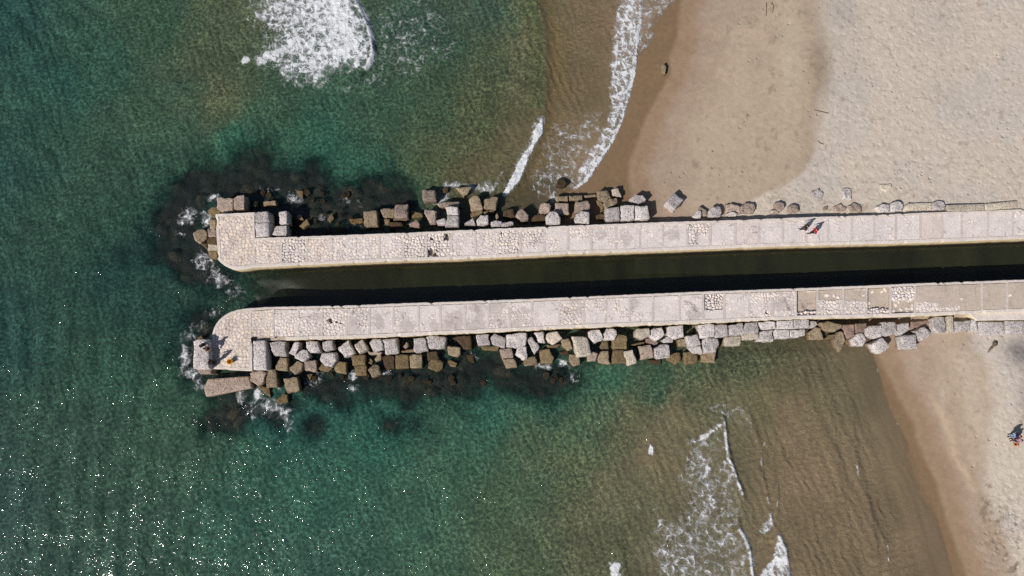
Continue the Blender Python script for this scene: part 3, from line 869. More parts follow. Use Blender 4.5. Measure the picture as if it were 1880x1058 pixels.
# ------------------------------------------------------------------ lower pier
lp = empty('stone_pier', P3(463, 620, 0))
tag(lp, 'lower stone pier with broken, sand-filled panels and a square head with two anglers', 'pier', 'pair of parallel piers')
body = [(390, 612), (388, 676), (463, 681), (463, 624.5)] + PXL_S[1:] + PXL_N[::-1][:-1]
prism('pier_wall', body, -2.2, BODY_Z, M_BODY, lp, .015, 13, top_z=DECK)
strip('coping', [(463.3, 628.5), (463, 681), (425, 679.2), (388, 676.5), (389, 640)] + PXL_N, .26, 1.3, DECK, M_COPE, lp, .03, .025, 1, 15, .05)
strip('coping', PXL_S[1:], .30, 1.3, DECK + .003, M_COPE, lp, .05, .06, -1, 16, .14)
LR = [459.6, 501, 547, 590.6, 635, 678, 722.6, 768.5, 808.5, 853.6, 897, 936, 977, 1027, 1072, 1112, 1156, 1199, 1248, 1291, 1330, 1376, 1418, 1461, 1501, 1548.5, 1591,
      1635, 1680, 1723, 1762, 1803, 1849, 1900, 1950, 2000]
lo_ = {0: {'cov': .16, 'tone': warmt, 'stain': [(.2, .97, .3)]}, 1: {'cov': .2}, 2: {'cov': .42, 'stain': [(.75, .35, .25), (.8, .9, .2)]}, 3: {'cov': .1, 'deep': .3, 'hole': [(.36, .47, .15), (.62, .5, .09), (.8, .55, .07)]},
       4: {'cov': .62, 'half': .6, 'deep': .4, 'stain': [(.4, .7, .3)]}, 5: {'cov': .88, 'stain': [(.3, .5, .3)]}, 6: {'cov': .66, 'stain': [(.5, .75, .3)]}, 7: {'cov': .88, 'stain': [(.7, .8, .3)]}, 8: {'cov': .84, 'stain': [(.6, .7, .35), (.2, .9, .3)]},
       9: {'cov': .9, 'stain': [(.5, .8, .5), (.3, .2, .2)]}, 10: {'cov': .7, 'stain': [(.4, .6, .5)]}, 11: {'cov': .66, 'stain': [(.5, .7, .5)]}, 12: {'cov': .82}, 13: {'cov': .22, 'half': -.5, 'stain': [(.75, .25, .4), (.3, .5, .3)]},
       14: {'cov': .68}, 15: {'cov': .78}, 16: {'cov': .78, 'stain': [(.2, .3, .15)]}, 17: {'cov': .86}, 18: {'cov': .9, 'stain': [(.6, .7, .3)]}, 19: {'cov': .55, 'half': .9, 'deep': .8, 'pit': (.04, .04, .98, .62, .26)},
       20: {'cov': .84}, 21: {'cov': .22, 'deep': .3, 'hole': [(.75, .82, .06)]}, 22: {'cov': .4, 'stain': [(.6, .25, .5)]}, 23: {'cov': .1, 'fill': (-.30, .0, .82), 'peek': .95, 'deep': .8, 'pit': (.1, .86, .98, 1.0, .25)},
       24: {'cov': .1, 'fill': (-.08, .0, .42), 'peek': .9}, 25: {'cov': .35, 'fill': (-.06, .0, .45), 'peek': .93, 'stain': [(.5, .6, .3)]}, 26: {'cov': .1, 'fill': (-.28, -.2, .80), 'peek': .92, 'deep': .8},
       27: {'cov': .05, 'fill': (-.2, .5, 1.2), 'peek': .6, 'deep': .5}, 28: {'cov': .1, 'fill': (-.03, -.3, .62), 'peek': .97}, 29: {'cov': .15, 'fill': (-.03, -.3, .8), 'peek': .96}}
for k in range(30, 36):
    lo_[k] = {'cov': .2, 'fill': (-.025, -.3, 1.3), 'peek': .965 + .03 * (k % 2)}
fLN2, fLS2 = line(PXL_N), line(PXL_S)
span_panels(lp, LR, lambda x: float(fLN2(x)) + 4, lambda x: float(fLS2(x)) - 4.4, lo_, 40)
ribs_of(lp, LR, lambda x: float(fLN2(x)), lambda x: float(fLS2(x)), .24, skip=(29, 30, 33, 34, 35))
poly_panel(lp, [(392, 612), (396, 601), (405, 590), (417, 581), (430, 575), (448, 571), (459, 570), (461, 622), (461, 677), (391, 673)],
           {'cov': .14, 'tone': (.98, .94, .89), 'cell': .38, 'stain': [(.35, .22, .16), (.85, .5, .15)]}, 95)
strip('ledge', [(1779, 577.5), (1794, 588.5), (1880, 587), (2000, 584)], .85, .6, 1.72, M_COPE, lp, .0, .015, -1, 22, .0)
keep_world(lp)
# ------------------------------------------------------------------ rubble blocks
def rock_mat(name, base, pit, k_pit=.6, stain=S(120, 94, 56), zs=.55):
    t = NT(name)
    g = t.n('ShaderNodeNewGeometry')
    p = g.outputs['Position']
    z = t.n('ShaderNodeSeparateXYZ', i={0: p}).outputs['Z']
    rnd = t.n('ShaderNodeObjectInfo').outputs['Random']
    n1, n2 = t.noise(p, 1.3, 5, .6), t.noise(p, 5.0, 4, .7)
    v = t.voro(p, 5.2)
    v2 = t.voro(p, 9.0)
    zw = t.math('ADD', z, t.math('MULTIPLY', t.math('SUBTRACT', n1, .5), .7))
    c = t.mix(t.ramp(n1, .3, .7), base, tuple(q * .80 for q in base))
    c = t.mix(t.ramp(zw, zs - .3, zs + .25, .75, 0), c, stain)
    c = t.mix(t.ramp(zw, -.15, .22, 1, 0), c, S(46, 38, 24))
    pitm = t.math('MULTIPLY', t.ramp(t.math('MINIMUM', v.outputs['Distance'], t.math('MULTIPLY', v2.outputs['Distance'], 1.2)), .16, .36, 1, 0), t.ramp(n2, .38, .56))
    c = t.mix(t.math('MULTIPLY', pitm, k_pit), c, pit)
    k = t.math('MULTIPLY', t.ramp(n2, .3, .7, .80, 1.14), t.ramp(rnd, 0, 1, .78, 1.12, False))
    c = t.mix(1.0, c, t.n('ShaderNodeCombineColor', i={0: k, 1: k, 2: k}), 'MULTIPLY')
    h = t.math('SUBTRACT', n2, t.math('MULTIPLY', pitm, .8))
    t.done(prin(t, c, .92, t.bump(h, .09, 1.0, t.bump(n1, .12)), .2))
    return t.m
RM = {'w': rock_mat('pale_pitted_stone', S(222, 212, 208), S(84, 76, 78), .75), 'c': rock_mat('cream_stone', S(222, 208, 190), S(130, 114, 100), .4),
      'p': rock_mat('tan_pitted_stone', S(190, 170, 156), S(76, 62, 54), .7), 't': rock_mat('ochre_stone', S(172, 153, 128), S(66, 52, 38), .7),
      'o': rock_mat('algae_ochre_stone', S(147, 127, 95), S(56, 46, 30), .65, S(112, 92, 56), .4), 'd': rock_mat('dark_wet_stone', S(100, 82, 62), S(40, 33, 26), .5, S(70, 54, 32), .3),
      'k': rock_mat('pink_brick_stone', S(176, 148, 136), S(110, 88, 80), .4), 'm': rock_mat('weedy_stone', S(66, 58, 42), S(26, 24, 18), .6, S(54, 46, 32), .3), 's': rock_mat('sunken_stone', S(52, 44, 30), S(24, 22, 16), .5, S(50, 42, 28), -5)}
CROPS = {'a': (320, 320, 5.875), 'b': (620, 310, 5.875), 'c': (900, 300, 5.875), 'd': (1180, 300, 5.875), 'e': (1460, 320, 4.476), 'f': (320, 560, 5.875), 'g': (600, 540, 5.875),
         'h': (880, 540, 5.875), 'i': (1160, 520, 5.875), 'j': (1420, 500, 5.875), 'k': (1600, 500, 6.696), 'z': (0, 0, 1)}
WORD = {'w': 'pale grey pitted', 'c': 'smooth cream', 'p': 'pinkish tan pitted', 't': 'tan weathered', 'o': 'ochre algae-stained', 'd': 'dark brown', 'k': 'pinkish', 's': 'dark sunken', 'm': 'dark weedy'}
SEEN = {}

def block(crop, flat, z, tone, text, tilt=(0, 0), depth=None, name='rubble_block', group=None, rag=.095, grow=1.05):
    ox, oy, sc = CROPS[crop]
    px = [(ox + flat[i] / sc, oy + flat[i + 1] / sc) for i in range(0, len(flat), 2)]
    top = [P3(x, y, z) for x, y in px]
    ce = sum(top, Vector()) / len(top)
    gz = max(sand_z(ce.x, ce.y), -1.3)
    zb = max(gz - .25, z - 1.75) if depth is None else z - depth
    zb = min(zb, z - .35)
    rn = random.Random(int(ce.x * 100) + int(ce.y * 10))
    bm = bmesh.new()
    ar = sum((top[i].x * top[(i + 1) % len(top)].y - top[(i + 1) % len(top)].x * top[i].y) for i in range(len(top)))
    if ar < 0:
        top = top[::-1]
    size = math.sqrt(abs(ar) / 2)
    ta, ba = [], []
    tilt = (tilt[0] + rn.uniform(-.09, .09), tilt[1] + rn.uniform(-.09, .09)) if rag > .06 else tilt
    for q in top:
        d = q - ce
        ta.append(bm.verts.new((d.x * 1.01, d.y * 1.01, z - zb + tilt[0] * d.x + tilt[1] * d.y)))
        ba.append(bm.verts.new((d.x * grow, d.y * grow, 0)))
    n = len(top)
    bm.faces.new(ta); bm.faces.new(ba[::-1])
    for i in range(n):
        bm.faces.new((ta[i], ba[i], ba[(i + 1) % n], ta[(i + 1) % n]))
    bev = min(.15, size * .09) * rn.uniform(.8, 1.25)
    bmesh.ops.bevel(bm, geom=list(bm.edges), offset=bev, segments=2, profile=.6, affect='EDGES')
    bmesh.ops.triangulate(bm, faces=[f for f in bm.faces if len(f.verts) > 4])
    for _ in range(2):
        es = [e for e in bm.edges if e.calc_length() > .32]
        if es:
            bmesh.ops.subdivide_edges(bm, edges=es, cuts=1, use_grid_fill=True)
    off = Vector((ce.x, ce.y, z))
    for v in bm.verts:
        q = v.co + off
        v.co += Vector(mnoise.noise_vector(q * 1.8)) * rag * 1.2 * min(1, size) + Vector(mnoise.noise_vector(q * 4.1)) * rag * .8 * min(1, size)
    bmesh.ops.recalc_face_normals(bm, faces=bm.faces)
    me = bpy.data.meshes.new(name)
    bm.to_mesh(me); bm.free()
    o = link(name, me, RM[tone], None)
    o.location = (ce.x, ce.y, zb)
    lab = WORD[tone] + ' ' + text
    if lab in SEEN:
        print('DUP LABEL', lab)
    SEEN[lab] = 1
    north = oy + sum(flat[1::2]) / len(flat[1::2]) / sc < 500
    tag(o, lab, 'stone block', group or ('rubble blocks along the upper pier' if north else 'rubble blocks along the lower pier'))
    return o

B = block
# --- upper pier, seaward head
B('a', [465, 250, 640, 265, 635, 390, 550, 420, 450, 370], 1.3, 'p', 'boulder at the top left corner of the upper pier head')
B('a', [640, 260, 690, 225, 755, 225, 758, 375, 635, 375], 1.6, 'p', 'block with a slanted top edge above the upper pier head')
B('a', [420, 345, 500, 405, 430, 480, 360, 410], .55, 'o', 'slab tilted over the foam at the upper pier head corner')
B('a', [375, 488, 445, 487, 445, 585, 375, 585], 1.3, 't', 'slab, topmost of the short stack flanking the upper pier head', depth=1.6)
B('a', [360, 590, 450, 590, 452, 675, 360, 675], 1.2, 'p', 'slab, second from the top beside the upper pier head', depth=1.6)
B('a', [357, 680, 454, 680, 455, 755, 357, 755], 1.1, 'd', 'slab in the middle of the stack beside the upper pier head', depth=1.6)
B('a', [360, 758, 460, 758, 460, 822, 362, 822], 1.0, 'c', 'slab, second from the bottom beside the upper pier head', depth=1.6)
B('a', [368, 826, 465, 826, 465, 905, 372, 905], .9, 'o', 'slab, lowest of the stack beside the upper pier head', depth=1.6)
B('a', [208, 640, 250, 590, 345, 605, 352, 690, 292, 755, 212, 695], .8, 't', 'cube standing alone in the sea left of the upper pier head', (-.15, -.15))
B('a', [300, 765, 350, 745, 358, 815], .35, 'o', 'small wedge under the lone cube left of the upper pier head')
B('a', [865, 410, 1010, 395, 1028, 515, 872, 516], 1.98, 'w', 'block, upper of two stacked against the upper pier head')
B('a', [870, 520, 1025, 518, 1022, 665, 880, 680], 1.96, 'w', 'block, lower of two stacked against the upper pier head')
B('a', [1125, 400, 1215, 395, 1222, 530, 1130, 530], 1.7, 'w', 'cube with a hollow in its top, right of the paired head blocks')
B('a', [1090, 560, 1215, 550, 1212, 660, 1065, 660], 1.6, 'w', 'cube with a yellowish middle, tight against the narrow upper pier')
B('a', [850, 345, 865, 290, 886, 288, 880, 345], .6, 't', 'sliver of stone in the shadow above the upper pier head')
B('a', [955, 292, 1095, 285, 1100, 330, 960, 340], .6, 't', 'long low stone lit in the black shadow above the upper pier head')
B('a', [1322, 180, 1390, 180, 1388, 268, 1345, 240], .35, 'o', 'stone awash in foam farthest above the upper pier')
B('a', [1320, 445, 1360, 435, 1390, 490, 1330, 486], .5, 'o', 'smaller of two pointed stones in the shadow of the upper pier')
B('a', [1345, 560, 1430, 475, 1460, 540, 1385, 582], .6, 'o', 'larger of two pointed stones in the shadow of the upper pier')
B('a', [1650, 490, 1700, 415, 1726, 480, 1680, 520], .45, 'o', 'lone pointed stone with a foam streak, amid the dark reef')
# --- upper pier, long rubble row
B('b', [275, 465, 420, 447, 435, 610, 290, 620], 1.2, 't', 'square block, first big one of the row coming from the sea end')
B('b', [460, 450, 495, 428, 610, 430, 605, 520, 490, 520], .95, 't', 'rough block left of the two-toned cube in the upper row')
B('b', [612, 378, 750, 374, 757, 522, 608, 527], 1.3, 'p', 'two-toned cube with a dark top third in the upper row', (0, -.3))
B('b', [120, 540, 265, 530, 270, 580, 150, 598], .25, 'o', 'low wet stone left of the first big block of the upper row')
B('b', [785, 450, 915, 480, 920, 515, 800, 528], .6, 'o', 'half-drowned stone just right of the two-toned cube')
B('b', [550, 580, 690, 575, 700, 605, 560, 615], .95, 'd', 'flat stone in shadow under the two-toned cube')
B('b', [760, 605, 850, 545, 890, 600, 880, 628], 1.45, 'k', 'triangular stone touching the shadow edge of the upper pier')
B('b', [500, 540, 560, 545, 545, 600, 510, 590], .8, 'o', 'small stone wedged under the rough block of the upper row')
B('b', [600, 535, 770, 528, 740, 558, 610, 562], .55, 'o', 'narrow ledge stone directly below the two-toned cube')
B('b', [910, 225, 1050, 222, 1062, 335, 920, 350], 1.2, 'p', 'cube standing apart in the water above the upper row', (0, -.15))
B('b', [1130, 215, 1190, 200, 1185, 255, 1140, 255], .35, 'd', 'small wet stone in foam between the outlying cube and triangle')
B('b', [1265, 195, 1450, 190, 1400, 270, 1360, 305], .75, 't', 'triangular boulder ringed by foam above the upper row')
B('b', [1070, 380, 1180, 350, 1310, 350, 1300, 402, 1100, 407], 1.15, 'p', 'flat stone crowning the column of pale cubes')
B('b', [1160, 410, 1300, 410, 1305, 495, 1190, 498], 1.75, 'w', 'cube, upper of two below the flat crowning stone')
B('b', [1190, 500, 1305, 500, 1300, 615, 1160, 615], 1.8, 'w', 'cube, lower of two below the flat crowning stone')
B('b', [940, 440, 1060, 450, 1055, 580, 990, 582, 942, 490], 1.3, 'p', 'five-sided block leaning in the middle of the upper row')
B('b', [1065, 560, 1140, 525, 1165, 545, 1165, 595, 1075, 598], 1.5, 'w', 'small block left of the lower column cube')
B('b', [1415, 330, 1460, 290, 1520, 295, 1570, 430, 1440, 450], 1.2, 't', 'tall rounded block, left of two side by side near the surf')
B('b', [1580, 330, 1650, 305, 1730, 310, 1700, 440, 1580, 420], 1.2, 't', 'rounded block, right of two side by side near the surf')
B('b', [1430, 480, 1570, 440, 1560, 475, 1440, 520], .85, 'o', 'narrow stone under the left rounded block near the surf')
B('b', [1570, 465, 1690, 442, 1680, 470, 1590, 482], .75, 'o', 'narrow stone under the right rounded block near the surf')
B('b', [1365, 590, 1460, 530, 1490, 600], 1.65, 'w', 'triangular block against the pier below the rounded pair')
B('b', [1500, 555, 1540, 500, 1620, 495, 1625, 590, 1510, 605], 1.65, 'w', 'domed block against the pier below the rounded pair')
B('b', [1650, 580, 1700, 555, 1770, 565, 1760, 615, 1660, 620], 1.75, 'w', 'oval stone, left of a flat pair touching the upper pier')
B('c', [105, 640, 240, 630, 255, 655, 190, 680, 120, 675], 1.75, 'w', 'ragged stone, right of a flat pair touching the upper pier')
B('c', [135, 500, 250, 490, 265, 585, 140, 580], .75, 'd', 'wet block beside the pool where the surf meets the upper pier')
B('c', [55, 565, 75, 540, 95, 580, 70, 600], 1.2, 't', 'pebble-like stone in shadow above the flat pale pair')
B('c', [270, 570, 300, 500, 350, 490, 410, 545, 410, 600, 330, 605], 1.3, 'p', 'six-sided block next to the dark wet block')
B('c', [525, 510, 545, 430, 640, 430, 655, 470, 640, 530, 540, 535], 1.3, 'p', 'rounded block above the half-shaded brown stone')
B('c', [450, 590, 480, 560, 590, 550, 595, 610, 455, 620], .95, 'd', 'half-shaded stone left of the arched white block')
B('c', [605, 560, 650, 520, 720, 520, 760, 580, 755, 655, 605, 650], 1.9, 'w', 'arch-topped block tight against the upper pier')
B('c', [700, 425, 845, 430, 850, 545, 705, 540], 1.3, 'p', 'block crossed by a curved shadow behind the arch-topped one')
B('c', [920, 415, 1060, 400, 1080, 480, 1060, 505, 925, 520], 1.45, 'p', 'block notched by shadow above the second white block')
B('c', [700, 350, 830, 350, 840, 405, 715, 405], .95, 't', 'brick-shaped stone, left of three in line on the wet sand')
B('c', [850, 345, 990, 345, 995, 400, 860, 400], .95, 't', 'brick-shaped stone, middle of three in line on the wet sand')
B('c', [1015, 345, 1135, 335, 1140, 360, 1020, 370], .65, 't', 'thin stone, right of three in line on the wet sand')
B('c', [920, 560, 980, 510, 1075, 520, 1070, 650, 920, 635], 1.9, 'w', 'block alone between the arch-topped one and the row of three')
B('c', [1155, 300, 1275, 290, 1305, 370, 1240, 415, 1160, 390], 1.2, 't', 'pitted boulder at the edge of the wet sand')
B('c', [1315, 285, 1380, 265, 1415, 355, 1385, 360, 1325, 335], 1.05, 'c', 'tilted stone poking out onto the wet brown sand')
B('c', [1140, 405, 1180, 410, 1230, 450, 1215, 500, 1195, 480], .85, 'o', 'curved sliver between the boulder and the row of three')
B('c', [1225, 430, 1290, 380, 1370, 370, 1385, 420, 1250, 495], 1.4, 't', 'wedge leaning on the left cube of the row of three')
B('c', [1140, 560, 1180, 540, 1240, 545, 1240, 590, 1145, 595], 1.15, 'd', 'shaded stone at the foot of the row of three')
B('c', [1240, 495, 1330, 465, 1395, 465, 1405, 610, 1255, 622], 1.95, 'w', 'block, left one of three set edge to edge by the upper pier')
B('c', [1410, 455, 1550, 455, 1560, 605, 1412, 612], 1.93, 'w', 'block, centre one of three set edge to edge by the upper pier')
B('c', [1565, 460, 1700, 450, 1720, 600, 1568, 608], 1.95, 'w', 'block, right one of three set edge to edge by the upper pier')
B('c', [1500, 395, 1560, 340, 1655, 345, 1682, 400, 1610, 435], 1.6, 'w', 'boulder perched above the right one of the row of three')
B('c', [715, 250, 738, 160, 760, 145, 792, 155, 828, 235, 800, 252], .55, 'd', 'bell-shaped wet rock alone in the swash', (.0, -.5))
# --- upper beach
B('d', [245, 425, 345, 315, 455, 380, 345, 510], 1.75, 'w', 'cube lying cornerwise alone on the damp sand', (-.25, -.25), depth=1.4)
B('d', [540, 565, 590, 505, 630, 510, 632, 585, 580, 588], 1.55, 'w', 'pointed stone at the left end of the beach row by the pier')
B('d', [588, 480, 630, 465, 690, 510, 692, 560, 640, 562], 1.3, 'p', 'stone half hidden by the pointed one in the beach row')
B('d', [705, 520, 750, 470, 838, 458, 858, 530, 840, 575, 720, 575], 1.6, 'w', 'rounded boulder, second in the beach row by the pier')
B('d', [900, 440, 960, 430, 1055, 470, 1055, 535, 1010, 545, 910, 520], 1.35, 'p', 'weathered boulder in the middle of the beach row')
B('d', [890, 555, 960, 520, 1012, 535, 1005, 567], 1.55, 'w', 'little stone in front of the weathered middle boulder')
B('d', [1057, 455, 1110, 430, 1200, 435, 1220, 470, 1200, 530, 1060, 535], 1.38, 'p', 'cracked boulder at the right end of the beach row')
B('d', [1420, 440, 1470, 412, 1530, 430, 1520, 490, 1480, 525, 1440, 485], 1.45, 'p', 'boulder, left of a lone pair above the walkers')
B('d', [1370, 512, 1420, 500, 1465, 515, 1462, 542, 1390, 543], 1.35, 'c', 'little stone at the foot of the lone pair above the walkers')
B('d', [1575, 460, 1640, 440, 1680, 460, 1686, 520, 1640, 530, 1590, 520], 1.45, 'p', 'boulder, right of a lone pair above the walkers')
B('e', [130, 150, 190, 115, 235, 150, 215, 205, 140, 195], 1.2, 'w', 'rounded rock sunk in the dry sand, left of three', depth=.6)
B('e', [385, 130, 405, 112, 472, 112, 462, 210, 400, 200], 1.4, 'w', 'four-sided rock in the dry sand, middle of three', depth=.9)
B('e', [700, 82, 790, 78, 795, 110, 750, 140, 702, 122], 1.42, 'c', 'nearly buried rock in the dry sand, right of three', depth=.5)
B('e', [315, 270, 370, 242, 420, 275, 415, 303, 330, 303], 1.4, 'p', 'low dome, left of two beside the pier right of the walkers')
B('e', [440, 265, 480, 238, 540, 250, 550, 305, 470, 307], 1.5, 'p', 'dome, right of two beside the pier right of the walkers')
B('e', [235, 272, 265, 262, 266, 290, 240, 292], 1.35, 't', 'fist-sized stone at the pier edge right of the walkers')
B('e', [665, 270, 710, 247, 774, 247, 778, 310, 690, 312], 1.72, 'w', 'block at the left end of the run joined to the long beams')
B('e', [782, 242, 850, 220, 888, 240, 889, 300, 785, 308], 1.78, 'w', 'block, second in the run joined to the long beams')
B('e', [900, 260, 930, 237, 1125, 227, 1125, 295, 905, 298], 1.66, 'c', 'elongated block, third in the run joined to the long beams')
B('e', [1133, 235, 1165, 215, 1222, 218, 1240, 290, 1130, 297], 1.85, 'w', 'block touching the left end of the long beams')
B('e', [1245, 252, 1550, 240, 1560, 300, 1260, 308], 1.92, 'c', 'concrete beam, left of two laid end to end on the sand', name='concrete_beam', rag=.025)
B('e', [1562, 240, 1830, 212, 1830, 275, 1567, 298], 1.95, 'c', 'concrete beam, right of two laid end to end on the sand', name='concrete_beam', rag=.025)
# --- lower pier head
B('f', [205, 395, 230, 372, 360, 370, 372, 400, 374, 690, 205, 690], 2.85, 'w', 'upright block at the lower pier head, angler sitting on it', depth=3.2)
B('f', [240, 692, 408, 690, 395, 742, 282, 745], 1.7, 'p', 'shelf stone below the angler block at the lower pier head', depth=2.4)
B('f', [248, 352, 290, 330, 302, 352, 262, 370], .5, 'o', 'small wet stone above the angler block')
B('f', [363, 800, 800, 770, 835, 895, 345, 990, 315, 900], .95, 'p', 'very long slab lying in the surf below the lower pier head', rag=.035)
B('f', [845, 385, 985, 380, 1000, 700, 850, 700], 1.9, 'w', 'tall slab standing against the right flank of the lower pier head', rag=.03)
B('f', [820, 730, 930, 705, 990, 730, 962, 830, 900, 872, 825, 822], 1.25, 'p', 'boulder touching the right end of the very long slab')
B('f', [1000, 700, 1090, 690, 1115, 885, 990, 890], 1.05, 't', 'rust-marked block beside the boulder of the very long slab')
B('f', [1170, 800, 1325, 775, 1350, 925, 1210, 950], .95, 't', 'clean-cut square block standing out in the surf')
B('f', [1100, 1030, 1170, 960, 1220, 970, 1230, 1055, 1110, 1062], .35, 'o', 'wet rock washed by foam below the clean-cut square block')
B('f', [870, 872, 1025, 892, 1040, 1000, 960, 930], .3, 'o', 'sloping ledge in foam right of the very long slab')
B('f', [1430, 752, 1490, 746, 1460, 815], .35, 'o', 'tiny pointed stone in foam right of the clean-cut block')
# --- lower pier, inner row
B('f', [1030, 400, 1195, 387, 1200, 550, 1080, 545, 1045, 480], 1.6, 'w', 'block next to the tall slab of the lower pier head')
B('f', [1290, 402, 1350, 397, 1345, 480, 1290, 550, 1240, 520], 1.45, 'w', 'narrow block squeezed under the lower pier edge')
B('f', [1300, 540, 1380, 480, 1430, 490, 1460, 560, 1390, 610, 1310, 582], 1.55, 'w', 'boulder in front of the narrow squeezed block')
B('f', [1420, 397, 1540, 392, 1570, 500, 1470, 520, 1425, 470], 1.55, 'w', 'angular block under the hole-riddled panel, left one')
B('f', [1590, 395, 1700, 382, 1720, 470, 1650, 500, 1600, 480], 1.6, 'w', 'angular block under the hole-riddled panel, right one')
B('g', [115, 580, 230, 495, 300, 635, 190, 685], 1.5, 'w', 'diamond-set block left of the bright tipped cube')
B('g', [300, 545, 380, 487, 440, 590, 345, 642], 1.7, 'c', 'bright tipped cube turned cornerwise', (-.15, -.2))
B('g', [460, 522, 490, 492, 590, 482, 605, 600, 500, 625], 1.55, 'w', 'block with a dark stain right of the bright tipped cube')
B('g', [605, 492, 755, 472, 775, 635, 635, 648], 1.6, 'w', 'large square block right of the stained one')
B('g', [445, 612, 490, 628, 600, 628, 580, 650, 460, 656], 1.1, 'p', 'low stone under the stained block')
B('g', [930, 477, 1060, 467, 1090, 605, 950, 625], 1.6, 'w', 'block, left of two evenly matched cubes under a shadow gap')
B('g', [1075, 460, 1180, 445, 1290, 465, 1275, 580, 1200, 590, 1100, 587], 1.5, 'w', 'wide block with its right half in blue shadow')
B('g', [820, 570, 862, 515, 882, 560, 850, 592], 1.2, 'k', 'small pointed stone in the shadow gap left of the matched cubes')
B('g', [800, 612, 940, 592, 945, 625, 810, 630], .85, 'o', 'ledge stone under the shadow gap')
B('g', [1300, 562, 1440, 570, 1442, 650, 1400, 680, 1310, 652], 1.05, 't', 'boulder with a shaded top right of the wide block')
B('g', [1350, 475, 1430, 455, 1555, 450, 1560, 590, 1470, 595, 1440, 530], 1.15, 'd', 'pitted block tucked under the lower pier edge')
B('g', [1610, 440, 1745, 432, 1755, 545, 1630, 550], 1.5, 'w', 'block right of the tucked dark one')
B('h', [130, 470, 160, 432, 280, 470, 280, 585, 140, 540], 1.42, 'w', 'block with a shaded corner left of the largest white block')
B('g', [1660, 560, 1860, 560, 1840, 610, 1690, 606], .75, 'o', 'long wet stone at the waterline below two white blocks')
B('h', [290, 442, 510, 412, 500, 550, 400, 580, 295, 566], 1.55, 'w', 'largest block of the lower row, with a shaded right side')
B('h', [515, 490, 560, 470, 655, 570, 600, 640, 570, 602], 1.4, 'w', 'dagger-shaped stone right of the largest block')
B('h', [595, 415, 690, 402, 715, 530, 640, 522], 1.5, 'w', 'leaning block right of the dagger-shaped stone')
B('h', [725, 422, 840, 400, 890, 480, 800, 545, 725, 492], 1.65, 'c', 'block with a dark dent on its corner')
B('h', [1005, 447, 1170, 467, 1205, 655, 1058, 675], 2.0, 'c', 'big cube with a dark upper face and bright lower face', (0, -.25), depth=2.0)
B('h', [1175, 402, 1240, 377, 1310, 387, 1335, 490, 1240, 527, 1180, 460], 1.65, 'w', 'rounded block right of the big two-faced cube')
B('h', [1340, 432, 1380, 374, 1470, 379, 1485, 440, 1460, 495, 1345, 490], 1.6, 'w', 'block with a blue shadow on its left side')
B('h', [1690, 378, 1830, 368, 1842, 450, 1760, 485, 1690, 450], 1.7, 'c', 'crumbling lump fused to the lower pier edge')
B('i', [190, 520, 240, 482, 320, 477, 360, 560, 260, 620, 200, 582], 1.6, 'w', 'round-cornered block right of the crumbling lump')
B('i', [385, 472, 555, 460, 558, 580, 440, 600, 395, 562], 1.6, 'w', 'broad block left of a black gap under the pier')
B('i', [330, 610, 380, 572, 445, 602, 440, 640, 342, 642], 1.25, 'w', 'low stone below the broad block')
B('i', [580, 572, 710, 552, 745, 665, 620, 685], 1.5, 'w', 'leaning block below the black gap under the pier')
B('i', [720, 447, 890, 440, 893, 580, 745, 598], 1.7, 'w', 'large block, left of two just right of the black gap')
B('i', [897, 450, 1030, 447, 1045, 570, 900, 588], 1.65, 'w', 'block, right of two just right of the black gap')
B('i', [1050, 455, 1190, 432, 1220, 500, 1200, 560, 1057, 560], 1.7, 'w', 'block with a split top near the end of the white row')
B('i', [1225, 435, 1360, 420, 1375, 540, 1205, 548], 1.72, 'w', 'block next to the thin coping slab')
B('i', [1195, 552, 1370, 544, 1360, 600, 1202, 612], 1.45, 'c', 'front stone below the one next to the thin coping slab')
B('i', [1365, 425, 1540, 408, 1560, 490, 1440, 500, 1390, 480], 1.75, 'w', 'thin coping slab broken at its left end')
B('i', [1385, 520, 1520, 502, 1525, 630, 1370, 625], 1.4, 'w', 'cube under the thin coping slab')
B('i', [1567, 408, 1745, 398, 1750, 490, 1570, 490], 1.8, 'w', 'flat slab, left of two flush with the lower pier edge', rag=.025)
B('j', [221, 512, 385, 507, 390, 600, 226, 605], 1.78, 'w', 'flat slab, right of two flush with the lower pier edge', rag=.025)
B('i', [1540, 500, 1700, 500, 1705, 590, 1545, 600], 1.4, 'w', 'cube in front of the left flush slab')
B('i', [1710, 500, 1870, 497, 1865, 560, 1800, 585, 1712, 580], 1.4, 'w', 'cube in front of the right flush slab')
# --- lower pier, outer row
B('f', [1085, 660, 1145, 567, 1220, 567, 1225, 715, 1100, 702], .95, 't', 'block below the first pale block past the lower head')
B('f', [1235, 685, 1320, 605, 1390, 630, 1380, 710, 1300, 750], .9, 't', 'skewed block, second in the outer row past the lower head')
B('f', [1400, 605, 1520, 597, 1535, 725, 1410, 702], 1.0, 'p', 'cube, third in the outer row past the lower head')
B('f', [1565, 592, 1600, 522, 1740, 512, 1755, 600, 1690, 672, 1600, 642], 1.25, 'w', 'rounded greyish block straddling the two lower rows')
B('f', [1555, 700, 1590, 622, 1700, 690, 1660, 725], .7, 'o', 'orange-tinged wedge under the greyish straddling block')
B('f', [1720, 680, 1770, 612, 1855, 612, 1855, 745, 1740, 725], .75, 'o', 'pointed block right of the orange-tinged wedge')
B('g', [270, 660, 415, 650, 415, 765, 280, 775], .95, 'o', 'cube, upper of two stacked in the outer row')
B('g', [300, 778, 430, 768, 435, 875, 310, 880], .6, 'o', 'cube, lower of two stacked in the outer row')
B('g', [440, 820, 500, 752, 560, 770, 590, 860, 500, 900], .75, 't', 'kite-shaped block right of the stacked ochre cubes')
